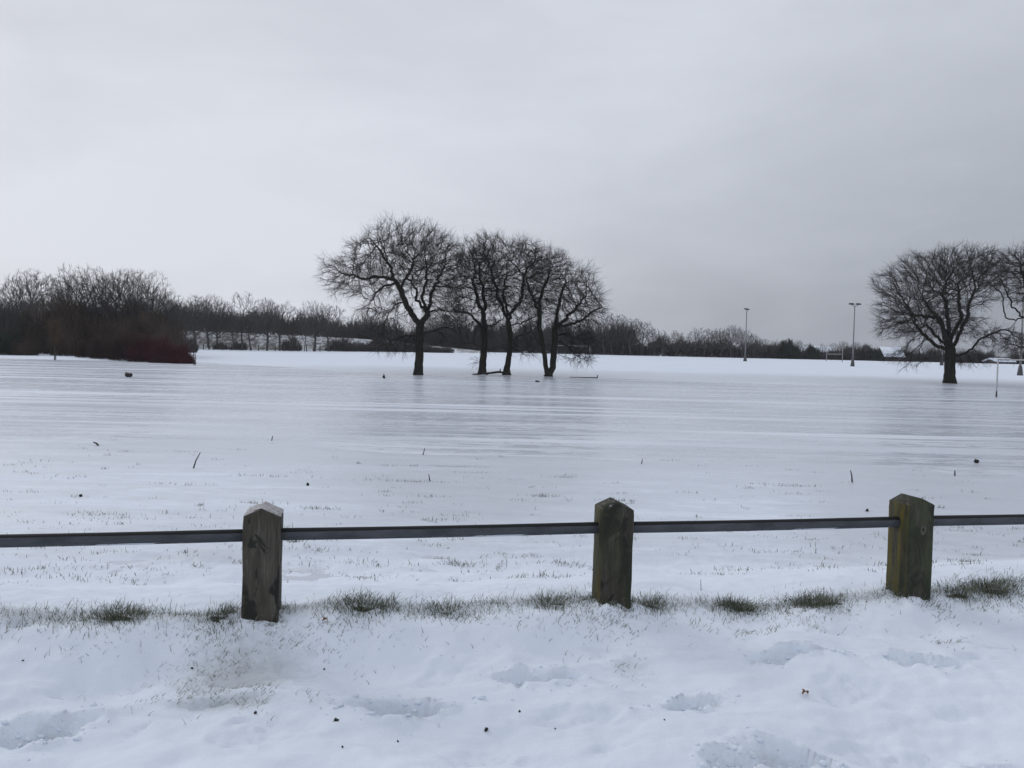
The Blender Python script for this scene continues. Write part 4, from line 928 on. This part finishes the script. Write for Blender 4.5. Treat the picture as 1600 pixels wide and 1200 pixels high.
# rail: pipe through all posts, in lengths that meet inside the posts
for i in range(-2, 2):
    n = 15; t = np.linspace(0, SP, n); sag = -0.004 * np.sin(t / SP * math.pi)
    o = MB().tube(np.stack([t, 0 * t, sag], 1), [0.0305] * n, 16).build('rail', M_RAIL, fence, True, loc=(i * SP, 0, RAILZ + 0.002 * (i % 2)))

# ------------------------------------------------------------------ grass
PAL = np.array([(0.075, 0.092, 0.045), (0.105, 0.112, 0.06), (0.05, 0.064, 0.034), (0.19, 0.16, 0.09), (0.13, 0.135, 0.10), (0.22, 0.21, 0.17), (0.045, 0.048, 0.036)])
PALP = np.array([.24, .2, .2, .1, .14, .05, .07])
def blades(x, y, z, L_, W_, lean, r, az=None, pal=PALP):
    n = len(x); az = r.uniform(0, 6.283, n) if az is None else az
    h = np.stack([np.cos(az), np.sin(az), 0 * az], 1); s = np.stack([-np.sin(az + 1.0), np.cos(az + 1.0), 0 * az], 1)
    p = np.stack([x, y, z - 0.01], 1); up = np.array([0, 0, 1.0]); le = lean[:, None]; L1 = L_[:, None]
    p1 = p + L1 * 0.4 * (up * np.cos(le * .5) + h * np.sin(le * .5)); p2 = p1 + L1 * 0.35 * (up * np.cos(le) + h * np.sin(le)); p3 = p2 + L1 * 0.25 * (up * np.cos(le * 1.6) + h * np.sin(le * 1.6))
    w_ = W_[:, None] / 2
    V = np.stack([p - s * w_, p + s * w_, p1 - s * w_ * .9, p1 + s * w_ * .9, p2 - s * w_ * .65, p2 + s * w_ * .65, p3], 1).reshape(-1, 3)
    b = np.arange(n)[:, None] * 7
    Q = np.concatenate([b + np.array([0, 1, 3, 2]), b + np.array([2, 3, 5, 4])]); T = b + np.array([4, 5, 6])
    col = PAL[r.choice(len(PAL), n, p=pal)] * r.uniform(0.8, 1.35, (n, 1)); C = np.repeat(col, 7, 0); fz = np.tile(np.array([.1, .1, .2, .2, .45, .45, .7]), n) * np.repeat(r.uniform(0, 1, n) ** 1.3, 7); return V, Q, T, C + (np.array([.42, .44, .45]) - C) * fz[:, None]
def grass_obj(name, parts, loc=(0, 0, 0)):
    Vs, Qs, Ts, Cs = [], [], [], []; o = 0
    for V, Q, T, C in parts: Vs.append(V); Qs.append(Q + o); Ts.append(T + o); Cs.append(C); o += len(V)
    V = np.vstack(Vs) - np.array(loc); C = np.vstack(Cs)
    me = mesh_np(name, V, [np.vstack(Qs), np.vstack(Ts)])
    ca_ = me.color_attributes.new('tint', 'FLOAT_COLOR', 'POINT'); ca_.data.foreach_set('color', np.hstack([C, np.ones((len(C), 1))]).astype(np.float32).ravel())
    return obj(name, me, M_GRASS, None, loc)
r = np.random.default_rng(77); parts = []
# ragged line of grass along the crest
n = 34000; x = r.uniform(-3.6, 4.2, n); pxx = 800 + x / fence_y(x) * F; dens = np.interp(pxx, [0, 130, 140, 230, 240, 320, 335, 380, 440, 500, 512, 610, 630, 830, 845, 930, 990, 1075, 1095, 1112, 1190, 1200, 1325, 1340, 1380, 1455, 1600], [-.12, -.1, .2, .2, -.2, -.18, .12, .1, -.02, -.08, .3, .25, -.05, -.02, .15, .15, .25, .15, -.1, .25, .2, .25, .25, -.02, 0, .2, .3]) + 0.55 * fbm(x * 2.4, x * 0 + 2, 131, 4)
wdt = 0.05 + 0.09 * np.clip(dens + .3, 0, 1); y = fence_y(x) - 0.01 + r.normal(0, 1, n) * wdt * np.where(r.uniform(0, 1, n) < .25, 1.8, 1.0) + 0.05 * vn(x * 2, x * 0, 9)
keep = r.uniform(0, 1, n) < np.clip(0.30 + dens * 0.9, 0.10, 0.55); x, y = x[keep], y[keep]; n = len(x)
parts.append(blades(x, y, ground_h(x, y), r.uniform(0.018, 0.048, n) + 0.04 * r.uniform(0, 1, n) ** 5, r.uniform(0.0018, 0.0032, n), np.abs(r.normal(0.75, 0.45, n)), r))
# scattered blades through thin snow in front of the posts
for (px, py, sx_, sy_, n) in [(385, 1025, .28, .26, 950), (415, 975, .18, .12, 560), (350, 1085, .24, .09, 420), (985, 1020, .10, .10, 90), (965, 965, .10, .06, 240), (1490, 1000, .10, .10, 130), (1510, 945, .12, .06, 260), (190, 985, .10, .05, 90), (1560, 1010, .12, .05, 40), (690, 970, .5, .05, 260), (1180, 968, .3, .05, 240), (560, 985, .2, .06, 90), (190, 975, .3, .05, 220), (1540, 930, .2, .08, 300)]:
    cx, cy = on_plane(px, py, -0.08 if py > 990 else -0.02); x = cx + r.normal(0, sx_, n) * 0.8; y = cy + r.normal(0, sy_, n) * 0.8
    k_ = vn(x * 9, y * 9, 140) > -0.08; x, y = x[k_], y[k_]; n = len(x)
    parts.append(blades(x, y, ground_h(x, y), r.uniform(0.012, 0.05, n), r.uniform(0.002, 0.0034, n), r.uniform(0.5, 1.15, n), r, r.uniform(-0.9, 0.7, n) + (r.uniform(0, 1, n) < .3) * 3.1))
for kx in (-1.241, 0.556, 2.32):
    n = 150; a = r.uniform(0, 6.283, n); x = kx + np.cos(a) * r.uniform(.095, .15, n); y = fence_y(kx) + np.sin(a) * r.uniform(.095, .15, n)
    parts.append(blades(x, y, ground_h(x, y), r.uniform(0.02, 0.065, n), r.uniform(0.002, 0.0034, n), r.uniform(0.3, 1.0, n), r))
# small tufts poking through the snowfield
nt_ = 420; py = 690 + 235 * r.uniform(0, 1, nt_) ** 0.9; px = r.uniform(-60, 1660, nt_)
for a, b in zip(px, py):
    cx, cy = on_plane(a, b + (a - 800) * 0.0227 * 0.5, -0.30); k_ = int(r.integers(3, 26)); sp = r.uniform(0.02, 0.16)
    x = cx + r.normal(0, sp, k_); y = cy + r.normal(0, 0.025, k_); q = r.uniform(0.6, 1.2)
    parts.append(blades(x, y, ground_h(x, y), r.uniform(0.015, 0.055, k_) * q, r.uniform(0.003, 0.006, k_), np.abs(r.normal(0.6, 0.4, k_)), r))
for a, b, k_, sp in [(715, 882, 40, .07), (885, 882, 34, .08), (845, 775, 40, .10), (965, 782, 40, .1), (460, 848, 30, .04), (500, 796, 40, .12), (165, 806, 30, .2), (880, 745, 30, .1), (1240, 760, 40, .2), (640, 752, 50, .25), (430, 745, 40, .3), (1090, 808, 6, .03), (940, 855, 12, .1), (60, 890, 30, .15), (1200, 862, 26, .2)]:
    cx, cy = on_plane(a, b, -0.30); x = cx + r.normal(0, sp, k_ * 2); y = cy + r.normal(0, 0.03, k_ * 2)
    parts.append(blades(x, y, ground_h(x, y), r.uniform(0.02, 0.06, k_ * 2), r.uniform(0.003, 0.0055, k_ * 2), np.abs(r.normal(0.6, 0.4, k_ * 2)), r))
tag(grass_obj('grass', parts), 'frosted grass blades poking through the snow', kind='stuff')
# big tufts on the crest, one by one
TUFTS = [(190, 965, 0.13, 520, 'dark grass tuft in the snow left of the frosted post'), (565, 950, 0.10, 420, 'brown green grass tuft right of the frosted post'), (345, 952, 0.07, 220, 'small olive grass tuft touching the left side of the frosted post'), (860, 945, 0.08, 240, 'pale grass tuft just left of the middle post'), (1018, 942, 0.07, 300, 'grey green grass tuft touching the right side of the middle post'), (1150, 955, 0.10, 950, 'dense dark green grass tuft between the middle and the mossy post'), (1272, 945, 0.12, 900, 'dark grass tuft with bare soil left of the mossy post'), (1500, 935, 0.10, 420, 'grass tuft just right of the mossy post'), (1550, 918, 0.13, 900, 'long grass tuft by the rail at the right edge'), (605, 962, 0.05, 150, 'little brown tuft at the right foot of the larger brown green one'), (700, 955, 0.09, 230, 'thin pale tuft midway between the frosted and middle posts')]
for px, py, sp, n, lb in TUFTS:
    u = (px - 800) / F; yy = Y0 / (1 - u * FA); cx = P(px, py, yy)[0]; cy = fence_y(cx) + 0.0; n = int(n * .9)
    x = cx + r.normal(0, sp * .62, n); y = cy + r.normal(0, 0.06, n) - 0.02; z = ground_h(x, y)
    fall = np.exp(-((x - cx) / (sp * 1.1)) ** 2)
    az = np.arctan2(y - cy, x - cx) + r.normal(0, 0.8, n)
    c = np.array([cx, cy, gz(cx, cy)])
    dk_ = PALP * np.array([1.3, 1, 2.2, .6, .7, .3, 2.0]); dk_ /= dk_.sum()
    tag(grass_obj('grass_tuft', [blades(x, y, z, r.uniform(0.03, 0.085, n) * (0.5 + 0.6 * fall), r.uniform(0.002, 0.0036, n), np.abs(r.normal(0.8, 0.4, n)), r, az, dk_)], tuple(c)), lb, 'grass', 'grass tufts along the fence')

# crumbled snow kicked out of the footprints
r = np.random.default_rng(91); t_ = (1 + 5 ** .5) / 2
IV = unit(np.array([(-1, t_, 0), (1, t_, 0), (-1, -t_, 0), (1, -t_, 0), (0, -1, t_), (0, 1, t_), (0, -1, -t_), (0, 1, -t_), (t_, 0, -1), (t_, 0, 1), (-t_, 0, -1), (-t_, 0, 1)], float))
IF = np.array([(0,11,5),(0,5,1),(0,1,7),(0,7,10),(0,10,11),(1,5,9),(5,11,4),(11,10,2),(10,7,6),(7,1,8),(3,9,4),(3,4,2),(3,2,6),(3,6,8),(3,8,9),(4,9,5),(2,4,11),(6,2,10),(8,6,7),(9,8,1)])
Vc, Fc, o_ = [], [], 0
for (cx, cy, l, w_, h, dp) in PRINTS:
    if dp < 0.03: continue
    for q in range(int(70 * dp / 0.06)):
        a = r.normal(0, l * .34); b_ = r.normal(0, w_ * .38); x = cx + a * math.cos(h) - b_ * math.sin(h); y = cy + a * math.sin(h) + b_ * math.cos(h)
        sz = 0.003 + 0.011 * r.uniform(0, 1) ** 3; V = IV * (1 + r.normal(0, .22, (12, 1))) * sz * np.array([1.25, 1.0, .75]); Vc.append(V + (x, y, gz(x, y) + sz * .15)); Fc.append(IF + o_); o_ += 12
tag(obj('snow_crumbs', mesh_np('snow_crumbs', np.vstack(Vc), [np.vstack(Fc)]), M_SNOW), 'crumbled snow in and around the footprints', kind='stuff')

# ------------------------------------------------------------------ small things on the snow
def lump(name, px, py, z, size, mat_, label, cat, seed, group=None, dist=None):
    r = np.random.default_rng(seed); x, y = on_plane(px, py, z) if dist is None else P(px, py, dist)[:2]
    n1, n2 = 5, 8; V = []
    for i in range(n1 + 1):
        ph = math.pi * i / n1
        for j in range(n2):
            a = 2 * math.pi * j / n2; k_ = 1 + r.normal(0, 0.22); V.append((size[0] / 2 * math.sin(ph) * math.cos(a) * k_, size[1] / 2 * math.sin(ph) * math.sin(a) * k_, size[2] / 2 * (math.cos(ph) + 0.7) * k_))
    Q = [(i * n2 + j, (i + 1) * n2 + j, (i + 1) * n2 + (j + 1) % n2, i * n2 + (j + 1) % n2) for i in range(n1) for j in range(n2)]
    o = MB().add(V, Q).build(name, mat_, None, False, (x, y, max(gz(x, y), ICE_Z if y > 7 else -9) - 0.001)); o.rotation_euler[2] = r.uniform(0, 6); tag(o, label, cat, group)
for i, (px, py, s, lb) in enumerate([(525, 1130, .016, 'largest soil crumb, left of the deep central footprint'), (760, 1123, .015, 'soil crumb with pale edge right of the deep central footprint'), (812, 1105, .009, 'soil crumb below the wide footprint under the middle post'), (622, 1150, .008, 'soil crumb just below the deep central footprint'), (36, 1050, .007, 'tiny soil crumb under the round dent at the left edge'), (399, 1122, .011, 'soil crumb below the thin grassy patch of the frosted post'), (507, 1034, .008, 'soil crumb right of the thin grassy patch'), (868, 1125, .006, 'tiny soil crumb right of the one below the wide footprint'), (340, 1009, .012, 'soil crumb at the upper left of the thin grassy patch'), (1180, 1196, .010, 'soil crumb cut by the bottom edge right of centre'), (300, 1037, .010, 'soil crumb at the left rim of the thin grassy patch'), (50, 1153, .012, 'soil crumb inside the footprint at the bottom left'), (535, 1183, .008, 'small soil crumb near the bottom edge left of centre'), (1038, 1134, .006, 'tiny soil crumb below the paired footprint right of centre')]):
    lump('soil_crumb', px, py, -0.11, (s * 1.5, s, s * .9), M_CLOD, lb, 'soil', 500 + i, 'soil crumbs on the snow')
for i, (px, py, s, lb) in enumerate([(1355, 798, .045, 'dark clod of soil above the rail just left of the mossy post'), (1526, 722, .075, 'dark clod of soil far out on the snow at the right'), (481, 758, .045, 'dark clod of soil in the snowfield behind the rail on the left'), (126, 776, .04, 'small dark clod in the snowfield at the far left')]):
    lump('soil_clod', px, py, -0.30, (s, s * .7, s * .8), M_CLOD, lb, 'soil', 530 + i, 'soil clods in the snowfield')
lump('log', 201, 589, ICE_Z, (.42, .26, .2), M_CLOD, 'short dark log end frozen in the ice at the left', 'log', 540)
lump('soil_clod', 600, 591, ICE_Z, (.25, .18, .22), M_CLOD, 'dark clod on the ice left of the largest oak', 'soil', 541)
lump('soil_clod', 840, 597, ICE_Z, (.30, .18, .1), M_CLOD, 'dark clod on the ice below the two-stemmed oak', 'soil', 542)
def leaf(px, py, z, s, label, sd_):
    r = np.random.default_rng(sd_); x, y = on_plane(px, py, z); V = []; n = 9
    for i in range(n):
        t = i / (n - 1); w_ = math.sin(t * math.pi) * s * .28 * (1 + .3 * math.sin(i * 2.4)); cz = 0.3 * s * math.sin(t * 3) + .004
        V += [(t * s - s / 2, -w_, cz + w_ * .8), (t * s - s / 2, 0, cz), (t * s - s / 2, w_, cz + w_ * .9)]
    Q = [(i * 3 + j, (i + 1) * 3 + j, (i + 1) * 3 + j + 1, i * 3 + j + 1) for i in range(n - 1) for j in range(2)]
    o = MB().add(V, Q).build('dead_leaf', M_LEAF, None, False, (x, y, gz(x, y) + .003)); o.rotation_euler = (r.uniform(-.4, .4), r.uniform(-.3, .3), r.uniform(-.6, .6)); tag(o, label, 'leaf')
leaf(1258, 1088, -0.11, .042, 'curled brown dead leaf on the snow below the mossy post', 550)
leaf(508, 973, 0.0, .03, 'small orange brown leaf in the grass right of the frosted post', 551)
def stick(pts, z, r0, label, mat_=M_WOODY):
    x0, y0 = on_plane(*pts[0], z); path = [P(px, py, y0) for px, py in pts]; path[0] = path[0] - np.array([0, 0, .04]); c = path[0].copy()
    tag(MB().tube(np.array(path) - c, np.linspace(r0, r0 * .5, len(path)), 5).build('dead_stalk', mat_, None, True, tuple(c)), label, 'stalk', 'dead stalks in the snowfield')
stick([(301, 731), (306, 720), (313, 707)], -.3, .011, 'long dead stalk leaning right in the snow at the left')
stick([(156, 696), (151, 693), (146, 691)], -.3, .02, 'short dark stick lying bent on the snow at the far left')
stick([(1332, 753), (1331, 744), (1329, 735)], -.3, .012, 'upright dark stalk on the snow left of the mossy post, far out')
stick([(1492, 742), (1492, 735)], -.3, .014, 'short upright stalk on the snow right of the mossy post')
stick([(1096, 925), (1095, 905)], -.1, .003, 'thin dry stalk behind the dense tuft between two posts', M_STRAW)
stick([(1002, 724), (1004, 717)], -.3, .010, 'thin stalk in the snowfield above the middle post')
stick([(424, 688), (426, 681)], -.31, .012, 'thin stalk at the edge of the ice above the frosted post')
stick([(660, 710), (664, 700)], -.3, .010, 'thin leaning stalk in the snowfield below the largest oak')
stick([(672, 750), (670, 741)], -.3, .010, 'thin stalk left of the grey ice patch below the oaks')
HB = MB().box((0, 205, 6.0), (920, 620, 15.6)).build('haze', None)
hm = bpy.data.materials.new('haze'); hm.use_nodes = True; hm.node_tree.nodes.clear()
ho = hm.node_tree.nodes.new('ShaderNodeOutputMaterial'); hv = hm.node_tree.nodes.new('ShaderNodeVolumePrincipled'); hv.inputs['Color'].default_value = (0.93, 0.95, 1, 1); hv.inputs['Density'].default_value = 0.0003; hv.inputs['Anisotropy'].default_value = 0.2
hm.node_tree.links.new(hv.outputs[0], ho.inputs['Volume']); HB.data.materials.append(hm); tag(HB, 'thin cold winter haze over the field', kind='stuff')
print('tris', sum(len(m.loops) - 2 * len(m.polygons) for m in bpy.data.meshes))
